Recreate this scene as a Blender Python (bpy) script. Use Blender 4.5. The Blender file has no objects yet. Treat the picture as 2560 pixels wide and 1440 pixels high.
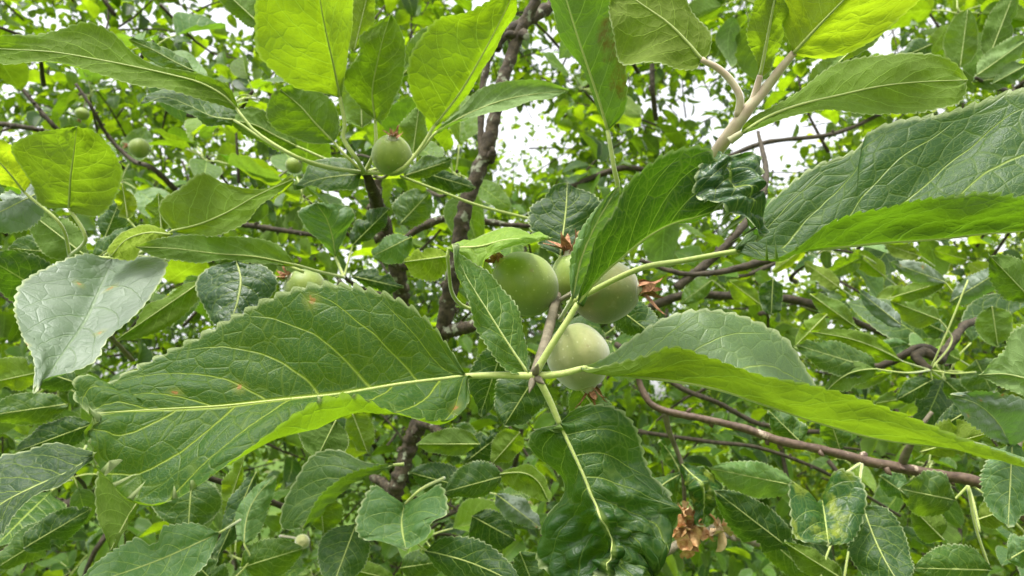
import bpy, math, random
import numpy as np
from mathutils import Vector, Matrix, noise as mnoise

random.seed(11)
rng = np.random.default_rng(11)
scene = bpy.context.scene
COL = scene.collection

# ------------------------------------------------------------------ camera, sky, sun, exposure
HFOV = math.radians(75.0)
TH = math.tan(HFOV / 2)
PITCH = math.radians(11.0)
CAM = np.array([0.0, 0.0, 1.6])
FWD = np.array([0.0, math.cos(PITCH), math.sin(PITCH)])
RIGHT = np.array([1.0, 0.0, 0.0])
UP = np.array([0.0, -math.sin(PITCH), math.cos(PITCH)])

cam_data = bpy.data.cameras.new('camera')
cam = bpy.data.objects.new('camera', cam_data)
COL.objects.link(cam)
cam.location = CAM
cam.rotation_euler = (math.radians(90) + PITCH, 0, 0)
cam_data.sensor_width = 36.0
cam_data.lens = 18.0 / TH
cam_data.clip_start = 0.01
cam_data.clip_end = 2000
cam_data.dof.use_dof = True
cam_data.dof.focus_distance = 0.215
cam_data.dof.aperture_fstop = 26.0
scene.camera = cam

SUN_EL, SUN_AZ = math.radians(70), math.radians(-150)     # high, behind the camera and to the left
world = bpy.data.worlds.new('World')
scene.world = world
world.use_nodes = True
wn = world.node_tree
bg = wn.nodes['Background']
sky = wn.nodes.new('ShaderNodeTexSky')
sky.sky_type = 'NISHITA'
sky.sun_disc = False
sky.sun_elevation = SUN_EL
sky.sun_rotation = SUN_AZ
sky.air_density = 1.0
sky.dust_density = 4.0
sky.ozone_density = 1.0
hs = wn.nodes.new('ShaderNodeHueSaturation')
hs.inputs['Saturation'].default_value = 0.10
wn.links.new(sky.outputs[0], hs.inputs['Color'])
wn.links.new(hs.outputs[0], bg.inputs['Color'])
bg.inputs['Strength'].default_value = 0.15

sun_data = bpy.data.lights.new('sun', 'SUN')
sun_data.energy = 1.5
sun_data.angle = math.radians(13)
sun_data.color = (1.0, 0.97, 0.92)
sun = bpy.data.objects.new('sun', sun_data)
COL.objects.link(sun)
sd = Vector((math.sin(SUN_AZ) * math.cos(SUN_EL), math.cos(SUN_AZ) * math.cos(SUN_EL), math.sin(SUN_EL)))
sun.rotation_euler = sd.to_track_quat('Z', 'Y').to_euler()
sun.location = (0, 0, 30)

scene.view_settings.view_transform = 'Standard'
scene.view_settings.look = 'None'
scene.view_settings.exposure = 1.66
scene.view_settings.gamma = 1.0
scene.view_settings.use_curve_mapping = False
scene.render.engine = 'CYCLES'
scene.cycles.max_bounces = 10
scene.cycles.diffuse_bounces = 6
scene.cycles.transmission_bounces = 6
scene.cycles.use_denoising = True

# ------------------------------------------------------------------ helpers
def P(x, y, d):
    """point of the place seen at (x, y) of the 2560x1440 picture at depth d metres"""
    return CAM + RIGHT * ((x - 1280) / 1280 * TH * d) + UP * ((720 - y) / 1280 * TH * d) + FWD * d

def pxm(d):
    return TH * d / 1280

def tag(o, label=None, cat=None, group=None, kind=None):
    if label: o['label'] = label
    if cat: o['category'] = cat
    if group: o['group'] = group
    if kind: o['kind'] = kind
    return o

def empty(name, loc, label, cat, group=None):
    o = bpy.data.objects.new(name, None)
    COL.objects.link(o)
    o.location = Vector(loc)
    o.empty_display_size = 0.01
    return tag(o, label, cat, group)

def mesh_np(name, V, F, mat, parent=None, uvs=None, tint=None, smooth=True, origin=None):
    """one mesh object from numpy arrays; F is (n,3) or (n,4); uvs = {name: (nverts,2)}"""
    me = bpy.data.meshes.new(name)
    V = np.asarray(V, dtype=np.float64)
    if origin is not None:
        V = V - np.asarray(origin)
    F = np.asarray(F, dtype=np.int32)
    n, k = F.shape
    me.vertices.add(len(V))
    me.vertices.foreach_set('co', V.astype(np.float32).ravel())
    me.loops.add(n * k)
    me.loops.foreach_set('vertex_index', F.ravel())
    me.polygons.add(n)
    me.polygons.foreach_set('loop_start', np.arange(0, n * k, k, dtype=np.int32))
    me.polygons.foreach_set('loop_total', np.full(n, k, dtype=np.int32))
    me.polygons.foreach_set('use_smooth', np.full(n, smooth))
    if uvs:
        for nm, a in uvs.items():
            lay = me.uv_layers.new(name=nm)
            lay.data.foreach_set('uv', np.asarray(a, dtype=np.float32)[F.ravel()].ravel())
    if tint is not None:
        at = me.attributes.new('tint', 'FLOAT', 'POINT')
        at.data.foreach_set('value', np.asarray(tint, dtype=np.float32))
    me.update()
    me.validate()
    if mat: me.materials.append(mat)
    o = bpy.data.objects.new(name, me)
    COL.objects.link(o)
    if parent: o.parent = parent
    return o

def resample(p, m):
    p = np.asarray(p, dtype=float)
    if len(p) == 2:
        t = np.linspace(0, 1, m)[:, None]
        return p[0] * (1 - t) + p[1] * t
    seg = np.linalg.norm(np.diff(p, axis=0), axis=1) + 1e-7
    t = np.concatenate([[0], np.cumsum(seg)])
    s = np.empty_like(p)
    s[1:-1] = (p[2:] - p[:-2]) / (t[2:] - t[:-2])[:, None]
    s[0] = (p[1] - p[0]) / (t[1] - t[0])
    s[-1] = (p[-1] - p[-2]) / (t[-1] - t[-2])
    q = np.linspace(0, t[-1], m)
    i = np.clip(np.searchsorted(t, q, side='right') - 1, 0, len(p) - 2)
    h = (t[i + 1] - t[i])[:, None]
    x = ((q - t[i])[:, None]) / h
    return ((2 * x**3 - 3 * x**2 + 1) * p[i] + (x**3 - 2 * x**2 + x) * h * s[i]
            + (-2 * x**3 + 3 * x**2) * p[i + 1] + (x**3 - x**2) * h * s[i + 1])

def tube_np(pts, radii, sides=8, rough=0.0, seed=0.0):
    pts = np.asarray(pts, dtype=float)
    n = len(pts)
    tan = np.gradient(pts, axis=0)
    tan /= np.linalg.norm(tan, axis=1)[:, None] + 1e-9
    a = np.array([0.31, 0.2, 0.93])
    if abs(tan[0] @ a) > 0.9: a = np.array([0.9, 0.1, 0.2])
    u = np.cross(tan[0], a); u /= np.linalg.norm(u)
    ang = np.linspace(0, 2 * math.pi, sides, endpoint=False)
    V = np.empty((n, sides, 3))
    for i in range(n):
        u = u - tan[i] * (u @ tan[i]); u /= np.linalg.norm(u) + 1e-9
        w = np.cross(tan[i], u)
        r = radii[i]
        if rough:
            rr = np.array([r * (1 + rough * mnoise.noise((seed + math.cos(k) * 0.9, math.sin(k) * 0.9, i * 0.55))) for k in ang])
        else:
            rr = np.full(sides, r)
        V[i] = pts[i] + rr[:, None] * (np.cos(ang)[:, None] * u + np.sin(ang)[:, None] * w)
    idx = np.arange(n * sides).reshape(n, sides)
    nx = np.roll(idx, -1, axis=1)
    F = np.stack([idx[:-1], nx[:-1], nx[1:], idx[1:]], axis=-1).reshape(-1, 4)
    V = V.reshape(-1, 3)
    V = np.vstack([V, pts[0][None], pts[-1][None]])
    c0, c1 = n * sides, n * sides + 1
    caps = [[idx[0, (k + 1) % sides], idx[0, k], c0, c0] for k in range(sides)] + \
           [[idx[-1, k], idx[-1, (k + 1) % sides], c1, c1] for k in range(sides)]
    F3 = np.vstack([F[:, [0, 1, 2]], F[:, [0, 2, 3]], np.array(caps)[:, :3]])
    return V, F3

def tube(name, pts, radii, mat, parent, origin, m=24, sides=8, rough=0.0):
    pts = np.asarray(pts, dtype=float)
    q = resample(pts, m)
    r = np.interp(np.linspace(0, 1, m), np.linspace(0, 1, len(radii)), radii)
    V, F = tube_np(q, r, sides, rough, random.random() * 50)
    return mesh_np(name, V, F, mat, parent, origin=origin)

def join_np(parts):
    Vs, Fs, k = [], [], 0
    for V, F in parts:
        Vs.append(V); Fs.append(F + k); k += len(V)
    return np.vstack(Vs), np.vstack(Fs)

# ------------------------------------------------------------------ materials
class NT:
    def __init__(self, mat):
        mat.use_nodes = True
        self.t = mat.node_tree
        for n in list(self.t.nodes): self.t.nodes.remove(n)
    def n(self, typ, **kw):
        nd = self.t.nodes.new(typ)
        for k, v in kw.items(): setattr(nd, k, v)
        return nd
    def set(self, sock, v):
        if isinstance(v, bpy.types.NodeSocket): self.t.links.new(v, sock)
        elif isinstance(v, tuple) and len(v) == 3 and sock.type == 'RGBA': sock.default_value = (*v, 1)
        else: sock.default_value = v
    def m(self, op, a, b=0.0, c=0.0, clamp=False):
        nd = self.n('ShaderNodeMath', operation=op, use_clamp=clamp)
        self.set(nd.inputs[0], a); self.set(nd.inputs[1], b); self.set(nd.inputs[2], c)
        return nd.outputs[0]
    def mix(self, f, a, b):
        nd = self.n('ShaderNodeMix', data_type='RGBA')
        self.set(nd.inputs['Factor'], f); self.set(nd.inputs[6], a); self.set(nd.inputs[7], b)
        return nd.outputs[2]
    def step(self, x, lo, hi, a=0.0, b=1.0):
        nd = self.n('ShaderNodeMapRange', interpolation_type='SMOOTHSTEP')
        self.set(nd.inputs[0], x); self.set(nd.inputs[1], lo); self.set(nd.inputs[2], hi)
        self.set(nd.inputs[3], a); self.set(nd.inputs[4], b)
        return nd.outputs[0]
    def noise(self, vec, scale, detail=2.0, rough=0.5):
        nd = self.n('ShaderNodeTexNoise')
        if vec is not None: self.set(nd.inputs['Vector'], vec)
        nd.inputs['Scale'].default_value = scale
        nd.inputs['Detail'].default_value = detail
        nd.inputs['Roughness'].default_value = rough
        return nd.outputs['Fac'], nd.outputs['Color']

NSEC = 7.0
def leaf_material(name, top, top2, under, trans, rough=0.42, spec=0.5, tmix=0.42, vein=(0.40, 0.50, 0.10), rust=0.0, brown=0.0, detail=True, spread=0.35, mott=0.0, pucker=0.0):
    mat = bpy.data.materials.new(name)
    g = NT(mat)
    out = g.n('ShaderNodeOutputMaterial')
    uv = g.n('ShaderNodeUVMap', uv_map='leafuv').outputs[0]
    cm = g.n('ShaderNodeUVMap', uv_map='leafcm').outputs[0]
    sx = g.n('ShaderNodeSeparateXYZ'); g.set(sx.inputs[0], uv)
    u, v = sx.outputs[0], sx.outputs[1]
    a = g.m('ABSOLUTE', v)
    back = g.n('ShaderNodeNewGeometry').outputs['Backfacing']
    oi = g.n('ShaderNodeObjectInfo').outputs['Random']
    at = g.n('ShaderNodeAttribute', attribute_name='tint').outputs['Fac']
    rnd = g.m('FRACT', g.m('ADD', oi, at))
    nz, nzc = g.noise(cm, 0.55, 3.0)
    # wobble for the vein lines
    wob = g.m('MULTIPLY', g.m('SUBTRACT', g.noise(cm, 1.1, 1.0)[0], 0.5), 0.03)
    mid = g.step(a, 0.012, 0.040, 1.0, 0.0)
    side = g.m('GREATER_THAN', v, 0.0)
    u0 = g.m('SUBTRACT', g.m('SUBTRACT', u, g.m('MULTIPLY', a, 0.20)), g.m('MULTIPLY', g.m('MULTIPLY', a, a), 0.10))
    u0 = g.m('ADD', u0, wob)
    ph = g.m('ADD', g.m('MULTIPLY', u0, NSEC), g.m('MULTIPLY', side, 0.45))
    fr = g.m('FRACT', g.m('ADD', ph, 10.0))
    ds = g.m('MINIMUM', fr, g.m('SUBTRACT', 1.0, fr))
    wid = g.m('MULTIPLY_ADD', a, -0.035, 0.055)
    sec = g.m('SUBTRACT', 1.0, g.m('DIVIDE', ds, wid), clamp=True)
    sec = g.m('MULTIPLY', sec, g.step(a, 0.80, 0.98, 1.0, 0.0))
    if detail:
        vm = g.n('ShaderNodeVectorMath', operation='ADD')
        vs = g.n('ShaderNodeVectorMath', operation='SCALE'); g.set(vs.inputs[0], nzc); vs.inputs['Scale'].default_value = 0.5
        g.set(vm.inputs[0], cm); g.set(vm.inputs[1], vs.outputs[0])
        vo = g.n('ShaderNodeTexVoronoi', feature='DISTANCE_TO_EDGE')
        g.set(vo.inputs['Vector'], vm.outputs[0]); vo.inputs['Scale'].default_value = 1.9
        ter = g.step(vo.outputs[0], 0.0, 0.055, 1.0, 0.0)
        vo2 = g.n('ShaderNodeTexVoronoi', feature='DISTANCE_TO_EDGE')
        g.set(vo2.inputs['Vector'], vm.outputs[0]); vo2.inputs['Scale'].default_value = 6.5
        qua = g.step(vo2.outputs[0], 0.0, 0.11, 1.0, 0.0)
        fine = g.m('MAXIMUM', g.m('MULTIPLY', ter, 0.22), g.m('MULTIPLY', qua, 0.16))
        veins = g.m('MAXIMUM', g.m('MAXIMUM', mid, g.m('MULTIPLY', sec, 1.0)), fine)
    else:
        veins = g.m('MAXIMUM', mid, g.m('MULTIPLY', sec, 0.5))
    tcol = g.mix(g.step(nz, 0.3, 0.7), top, top2)
    # leaf to leaf spread of pigment
    br = g.m('MULTIPLY_ADD', rnd, 2 * spread, 1.0 - spread)
    hsv = g.n('ShaderNodeHueSaturation'); g.set(hsv.inputs['Color'], tcol); g.set(hsv.inputs['Value'], br)
    g.set(hsv.inputs['Hue'], g.m('MULTIPLY_ADD', rnd, -0.035, 0.517))
    tcol = hsv.outputs[0]
    tcol = g.mix(g.m('MULTIPLY', veins, 0.68), tcol, vein)
    ucol = g.mix(g.m('MULTIPLY', veins, 0.8), g.mix(g.step(nz, 0.3, 0.7), under, tuple(c * 0.78 for c in under)), tuple(min(1, c * 1.8 + 0.02) for c in under))
    if mott:
        blot = g.m('MULTIPLY', g.step(g.noise(cm, 1.3, 4.0, 0.6)[0], 0.5, 0.66), mott)
        tcol = g.mix(blot, tcol, (0.30, 0.36, 0.03))
    if pucker:
        tcol = g.mix(g.m('MULTIPLY', g.step(g.m('ADD', u, g.m('MULTIPLY', nz, 0.2)), 0.5, 0.66), g.m('MULTIPLY_ADD', g.step(v, -0.15, 0.35), -0.45, 0.7)), tcol, (0.012, 0.044, 0.010))
    base = g.mix(back, tcol, ucol)
    hst = g.n('ShaderNodeHueSaturation'); g.set(hst.inputs['Color'], g.mix(g.step(nz, 0.3, 0.7), trans, tuple(c * 0.60 for c in trans)))
    g.set(hst.inputs['Value'], br); g.set(hst.inputs['Hue'], g.m('MULTIPLY_ADD', rnd, -0.03, 0.522))
    tr = g.mix(g.m('MULTIPLY', veins, 0.62), hst.outputs[0], tuple(min(1, c * 1.35 + 0.02) for c in trans))
    rim = g.step(g.m('MAXIMUM', a, g.m('MULTIPLY', u, 1.0)), 0.945, 0.995)
    base = g.mix(g.m('MULTIPLY', rim, 0.75), base, (0.44, 0.50, 0.24))
    if rust or brown:
        if rust:
            vr = g.n('ShaderNodeTexVoronoi', feature='F1', voronoi_dimensions='2D'); g.set(vr.inputs['Vector'], cm); vr.inputs['Scale'].default_value = 0.55
            dd = g.m('ADD', vr.outputs['Distance'], g.m('MULTIPLY', g.m('SUBTRACT', g.noise(cm, 9.0, 3.0)[0], 0.5), 0.12))
            sc_ = g.n('ShaderNodeSeparateColor'); g.set(sc_.inputs[0], vr.outputs['Color'])
            sp = g.m('MULTIPLY', g.m('MULTIPLY', g.step(dd, 0.015, 0.05, 1.0, 0.0), g.m('GREATER_THAN', sc_.outputs[0], 0.55)), rust)
            halo = g.m('MULTIPLY', g.m('MULTIPLY', g.step(dd, 0.03, 0.16, 1.0, 0.0), g.m('GREATER_THAN', sc_.outputs[0], 0.55)), 0.45)
            base = g.mix(halo, base, (0.22, 0.24, 0.03)); tr = g.mix(halo, tr, (0.34, 0.40, 0.02))
            base = g.mix(g.m('MULTIPLY', sp, 0.7), base, (0.36, 0.18, 0.05)); tr = g.mix(sp, tr, (0.40, 0.12, 0.01))
        if brown:
            bz = g.m('MULTIPLY', g.noise(cm, 1.2, 5.0, 0.65)[0], g.m('MULTIPLY', g.step(v, 0.1, 0.45), g.m('MULTIPLY', g.step(u, 0.02, 0.25), g.step(u, 0.55, 0.8, 1.0, 0.0))))
            bp = g.m('MULTIPLY', g.step(bz, 0.36, 0.66, 0.0, brown), g.step(g.noise(cm, 6.0, 5.0, 0.7)[0], 0.38, 0.6, 0.35, 1.0))
            base = g.mix(bp, base, (0.13, 0.066, 0.018)); tr = g.mix(bp, tr, (0.14, 0.05, 0.005))
    # relief
    hgt = g.m('MULTIPLY_ADD', veins, -1.0, g.m('MULTIPLY', g.noise(cm, 30.0, 3.0)[0], 0.5))
    if detail:
        hgt = g.m('ADD', hgt, g.m('MULTIPLY', g.m('SQRT', vo.outputs[0]), 1.6))
    bump = g.n('ShaderNodeBump'); bump.inputs['Strength'].default_value = 0.45; bump.inputs['Distance'].default_value = 0.0008
    g.set(bump.inputs['Height'], hgt)
    pr = g.n('ShaderNodeBsdfPrincipled')
    g.set(pr.inputs['Base Color'], base)
    rg = g.m('MULTIPLY_ADD', back, 0.75 - rough, rough)
    rg = g.m('ADD', rg, g.m('MULTIPLY', g.m('SUBTRACT', nz, 0.5), 0.25))
    if pucker:
        rg = g.m('SUBTRACT', rg, g.step(g.m('ADD', u, g.m('MULTIPLY', nz, 0.2)), 0.5, 0.66, 0.0, 0.08))
    g.set(pr.inputs['Roughness'], rg)
    g.set(pr.inputs['Specular IOR Level'], g.m('MULTIPLY_ADD', back, 0.2 - spec, spec))
    g.set(pr.inputs['Normal'], bump.outputs[0])
    tl = g.n('ShaderNodeBsdfTranslucent'); g.set(tl.inputs['Color'], tr); g.set(tl.inputs['Normal'], bump.outputs[0])
    mx = g.n('ShaderNodeMixShader'); mx.inputs[0].default_value = tmix
    g.t.links.new(pr.outputs[0], mx.inputs[1]); g.t.links.new(tl.outputs[0], mx.inputs[2])
    g.t.links.new(mx.outputs[0], out.inputs[0])
    return mat

UND = (0.11, 0.18, 0.035)
M = {}
M['dark'] = leaf_material('leaf_dark', (0.020, 0.060, 0.012), (0.032, 0.082, 0.014), UND, (0.16, 0.30, 0.006), 0.44, 0.36)
M['darkgloss'] = leaf_material('leaf_dark_glossy', (0.014, 0.050, 0.016), (0.024, 0.068, 0.016), UND, (0.08, 0.20, 0.010), 0.32, 0.5, 0.32)
M['rust'] = leaf_material('leaf_dark_with_rust_spots', (0.015, 0.058, 0.012), (0.030, 0.086, 0.013), (0.13, 0.20, 0.03), (0.19, 0.35, 0.006), 0.44, 0.24, 0.47, vein=(0.40, 0.48, 0.06), rust=1.0, spread=0.1)
M['painted_sheen_top'] = leaf_material('leaf_top_painted_sky_sheen', (0.085, 0.165, 0.060), (0.11, 0.19, 0.075), (0.13, 0.20, 0.028), (0.22, 0.37, 0.010), 0.45, 0.6, 0.42, spread=0.1)  # pale upper side is sky reflection painted into the top colours
M['pucker'] = leaf_material('leaf_dark_puckered_half', (0.022, 0.066, 0.010), (0.034, 0.088, 0.012), UND, (0.15, 0.30, 0.006), 0.42, 0.36, spread=0.1, pucker=1.0)
M['mid'] = leaf_material('leaf_mid_green', (0.036, 0.092, 0.011), (0.050, 0.115, 0.014), UND, (0.25, 0.41, 0.006), 0.44, 0.36)
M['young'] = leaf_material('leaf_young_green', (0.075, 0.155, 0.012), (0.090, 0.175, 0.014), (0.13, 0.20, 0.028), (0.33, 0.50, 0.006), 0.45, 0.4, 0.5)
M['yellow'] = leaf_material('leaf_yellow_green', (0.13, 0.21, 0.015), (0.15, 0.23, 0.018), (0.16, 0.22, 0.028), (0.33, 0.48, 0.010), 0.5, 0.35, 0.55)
M['pale'] = leaf_material('leaf_pale_green', (0.065, 0.150, 0.036), (0.080, 0.17, 0.042), (0.17, 0.25, 0.085), (0.22, 0.40, 0.02), 0.45, 0.5, 0.35)
M['painted_sheen'] = leaf_material('leaf_painted_sky_sheen', (0.13, 0.175, 0.115), (0.165, 0.21, 0.145), (0.17, 0.25, 0.085), (0.16, 0.32, 0.02), 0.50, 0.8, 0.3, vein=(0.14, 0.20, 0.09), rust=1.0, spread=0.1)  # sky sheen painted in as a grey-white top colour
M['brownpatch'] = leaf_material('leaf_with_brown_patch', (0.06, 0.13, 0.02), (0.07, 0.15, 0.02), (0.13, 0.20, 0.05), (0.22, 0.38, 0.010), 0.5, 0.35, brown=0.85, spread=0.1)
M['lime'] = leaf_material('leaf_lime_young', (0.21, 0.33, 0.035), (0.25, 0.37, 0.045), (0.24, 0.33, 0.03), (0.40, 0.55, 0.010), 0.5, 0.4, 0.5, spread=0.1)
M['blotch'] = leaf_material('leaf_blotched_yellow', (0.030, 0.095, 0.012), (0.045, 0.13, 0.014), UND, (0.17, 0.34, 0.008), 0.35, 0.5, mott=0.8)
M['crown'] = leaf_material('leaf_crown', (0.026, 0.075, 0.012), (0.042, 0.10, 0.014), (0.11, 0.175, 0.035), (0.31, 0.49, 0.006), 0.42, 0.4, 0.48, detail=False, spread=0.55)
M['crown_painted_sun'] = leaf_material('leaf_crown_painted_sun', (0.07, 0.15, 0.012), (0.11, 0.18, 0.014), (0.17, 0.23, 0.03), (0.45, 0.58, 0.008), 0.5, 0.35, 0.5, detail=False, spread=0.5)  # lighter, yellower copy of the crown leaves with sunlight painted into the colour

def simple_mat(name, c1, c2, rough=0.7, scale=200, bumpd=0.0004, sheen=0.0, c3=None, c3lo=0.58, spec=0.4):
    mat = bpy.data.materials.new(name)
    g = NT(mat)
    out = g.n('ShaderNodeOutputMaterial')
    co = g.n('ShaderNodeTexCoord').outputs['Object']
    f, _ = g.noise(co, scale, 5.0, 0.6)
    col = g.mix(g.step(f, 0.35, 0.65), c1, c2)
    if c3:
        f3, _ = g.noise(co, scale * 0.45, 6.0, 0.65)
        col = g.mix(g.step(f3, c3lo, c3lo + 0.06), col, c3)
    pr = g.n('ShaderNodeBsdfPrincipled')
    g.set(pr.inputs['Base Color'], col); pr.inputs['Roughness'].default_value = rough
    pr.inputs['Specular IOR Level'].default_value = spec
    if sheen:
        pr.inputs['Sheen Weight'].default_value = sheen
        pr.inputs['Sheen Roughness'].default_value = 0.4
    b = g.n('ShaderNodeBump'); b.inputs['Strength'].default_value = 0.8; b.inputs['Distance'].default_value = bumpd
    g.set(b.inputs['Height'], g.noise(co, scale * 2.2, 5.0, 0.6)[0]); g.set(pr.inputs['Normal'], b.outputs[0])
    g.t.links.new(pr.outputs[0], out.inputs[0])
    return mat

M['bark'] = simple_mat('bark_lichen', (0.026, 0.019, 0.010), (0.066, 0.049, 0.027), 0.85, 260, 0.0012, c3=(0.21, 0.22, 0.15), c3lo=0.57)
M['barkdark'] = simple_mat('bark_dark', (0.024, 0.018, 0.009), (0.054, 0.041, 0.022), 0.8, 220, 0.001)
M['redtwig'] = simple_mat('bark_reddish_twig', (0.062, 0.038, 0.024), (0.115, 0.076, 0.048), 0.55, 320, 0.0003, c3=(0.33, 0.26, 0.19), c3lo=0.62)
M['greytwig'] = simple_mat('bark_grey_twig', (0.10, 0.085, 0.050), (0.16, 0.135, 0.085), 0.7, 300, 0.0004)
M['petiole'] = simple_mat('petiole_green', (0.27, 0.34, 0.075), (0.34, 0.38, 0.11), 0.6, 900, 0.0001, sheen=0.5)
M['pinkstem'] = simple_mat('downy_pinkish_stem', (0.38, 0.28, 0.20), (0.42, 0.36, 0.23), 0.7, 150, 0.0001, sheen=0.8)
M['greenstem'] = simple_mat('downy_green_stem', (0.28, 0.33, 0.13), (0.38, 0.34, 0.20), 0.7, 60, 0.0001, sheen=0.8)
M['stalk'] = simple_mat('apple_stalk', (0.16, 0.15, 0.09), (0.22, 0.20, 0.12), 0.7, 500, 0.0002, sheen=0.5)
def apple_mat(name, c1, c2, dot, rough, sheen, bloom):
    mat = bpy.data.materials.new(name)
    g = NT(mat)
    out = g.n('ShaderNodeOutputMaterial')
    co = g.n('ShaderNodeTexCoord').outputs['Object']
    col = g.mix(g.step(g.noise(co, 75, 3.0, 0.5)[0], 0.3, 0.7), c1, c2)
    mp = g.n('ShaderNodeMapping'); g.set(mp.inputs[0], co); mp.inputs['Scale'].default_value = (1, 1, 0.25)
    col = g.mix(g.m('MULTIPLY', g.step(g.noise(mp.outputs[0], 420, 4.0, 0.6)[0], 0.5, 0.75), 0.35), col, tuple(c * 0.72 for c in c1))
    vo = g.n('ShaderNodeTexVoronoi', feature='F1'); g.set(vo.inputs['Vector'], co); vo.inputs['Scale'].default_value = 420
    col = g.mix(g.m('MULTIPLY', g.step(vo.outputs['Distance'], 0.10, 0.2, 1.0, 0.0), 0.55), col, dot)
    col = g.mix(g.m('MULTIPLY', g.step(g.noise(co, 110, 6.0, 0.7)[0], 0.52, 0.75), bloom), col, (0.36, 0.38, 0.22))
    vo2 = g.n('ShaderNodeTexVoronoi', feature='F1'); g.set(vo2.inputs['Vector'], co); vo2.inputs['Scale'].default_value = 130
    scuff = g.m('MULTIPLY', g.step(g.m('ADD', vo2.outputs['Distance'], g.m('MULTIPLY', g.noise(co, 900, 3.0)[0], 0.3)), 0.22, 0.30, 1.0, 0.0), 0.4)
    col = g.mix(scuff, col, (0.20, 0.14, 0.06))
    pr = g.n('ShaderNodeBsdfPrincipled')
    g.set(pr.inputs['Base Color'], col); g.set(pr.inputs['Roughness'], g.m('MULTIPLY_ADD', g.noise(co, 200, 4.0)[0], 0.3, rough - 0.15))
    pr.inputs['Specular IOR Level'].default_value = 0.35
    pr.inputs['Sheen Weight'].default_value = sheen; pr.inputs['Sheen Roughness'].default_value = 0.5
    pr.inputs['Subsurface Weight'].default_value = 0.15; pr.inputs['Subsurface Radius'].default_value = (0.002, 0.003, 0.001); pr.inputs['Subsurface Scale'].default_value = 1.0
    b = g.n('ShaderNodeBump'); b.inputs['Strength'].default_value = 0.6; b.inputs['Distance'].default_value = 0.0002
    g.set(b.inputs['Height'], g.noise(co, 500, 5.0, 0.65)[0]); g.set(pr.inputs['Normal'], b.outputs[0])
    g.t.links.new(pr.outputs[0], out.inputs[0])
    return mat
M['apple'] = apple_mat('young_apple_skin', (0.12, 0.18, 0.014), (0.18, 0.235, 0.024), (0.30, 0.34, 0.11), 0.50, 0.3, 0.15)
M['appledown'] = apple_mat('downy_apple_skin', (0.17, 0.20, 0.045), (0.25, 0.25, 0.085), (0.36, 0.38, 0.20), 0.75, 0.7, 0.5)
M['appledark'] = apple_mat('dull_apple_skin', (0.085, 0.125, 0.012), (0.145, 0.145, 0.024), (0.26, 0.27, 0.10), 0.6, 0.5, 0.3)
M['calyx'] = simple_mat('dried_calyx', (0.16, 0.065, 0.028), (0.38, 0.19, 0.09), 0.8, 700, 0.0004)
M['calyxgreen'] = simple_mat('downy_calyx', (0.30, 0.32, 0.20), (0.36, 0.34, 0.22), 0.85, 600, 0.0002, sheen=0.8)
M['dry'] = simple_mat('dried_blossom', (0.34, 0.15, 0.05), (0.58, 0.36, 0.17), 0.8, 350, 0.0006)
M['drypale'] = simple_mat('dried_petal_pale', (0.50, 0.34, 0.18), (0.62, 0.46, 0.27), 0.8, 350, 0.0006)
M['farbark'] = simple_mat('bark_far', (0.024, 0.019, 0.010), (0.060, 0.047, 0.027), 0.9, 40, 0.004)
M['grass'] = simple_mat('meadow_grass', (0.05, 0.10, 0.014), (0.08, 0.13, 0.022), 0.95, 1.3, 0.03, c3=(0.11, 0.08, 0.045), c3lo=0.58, spec=0.1)

# ------------------------------------------------------------------ ground
gv, gf, gu = [], [], []
rings = [0, 2, 4, 7, 11, 18, 30, 60, 120, 400, 1200]
for i, r in enumerate(rings):
    for k in range(48):
        a_ = 2 * math.pi * k / 48
        x, y = r * math.cos(a_), r * math.sin(a_)
        gv.append((x, y, 0.10 * mnoise.noise((x * 0.25, y * 0.25, 3.0)) * min(1, r / 3)))
for i in range(len(rings) - 1):
    for k in range(48):
        gf.append((i * 48 + k, i * 48 + (k + 1) % 48, (i + 1) * 48 + (k + 1) % 48, (i + 1) * 48 + k))
tag(mesh_np('ground', np.array(gv), np.array(gf)[:, ::1], M['grass']), kind='structure')

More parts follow.
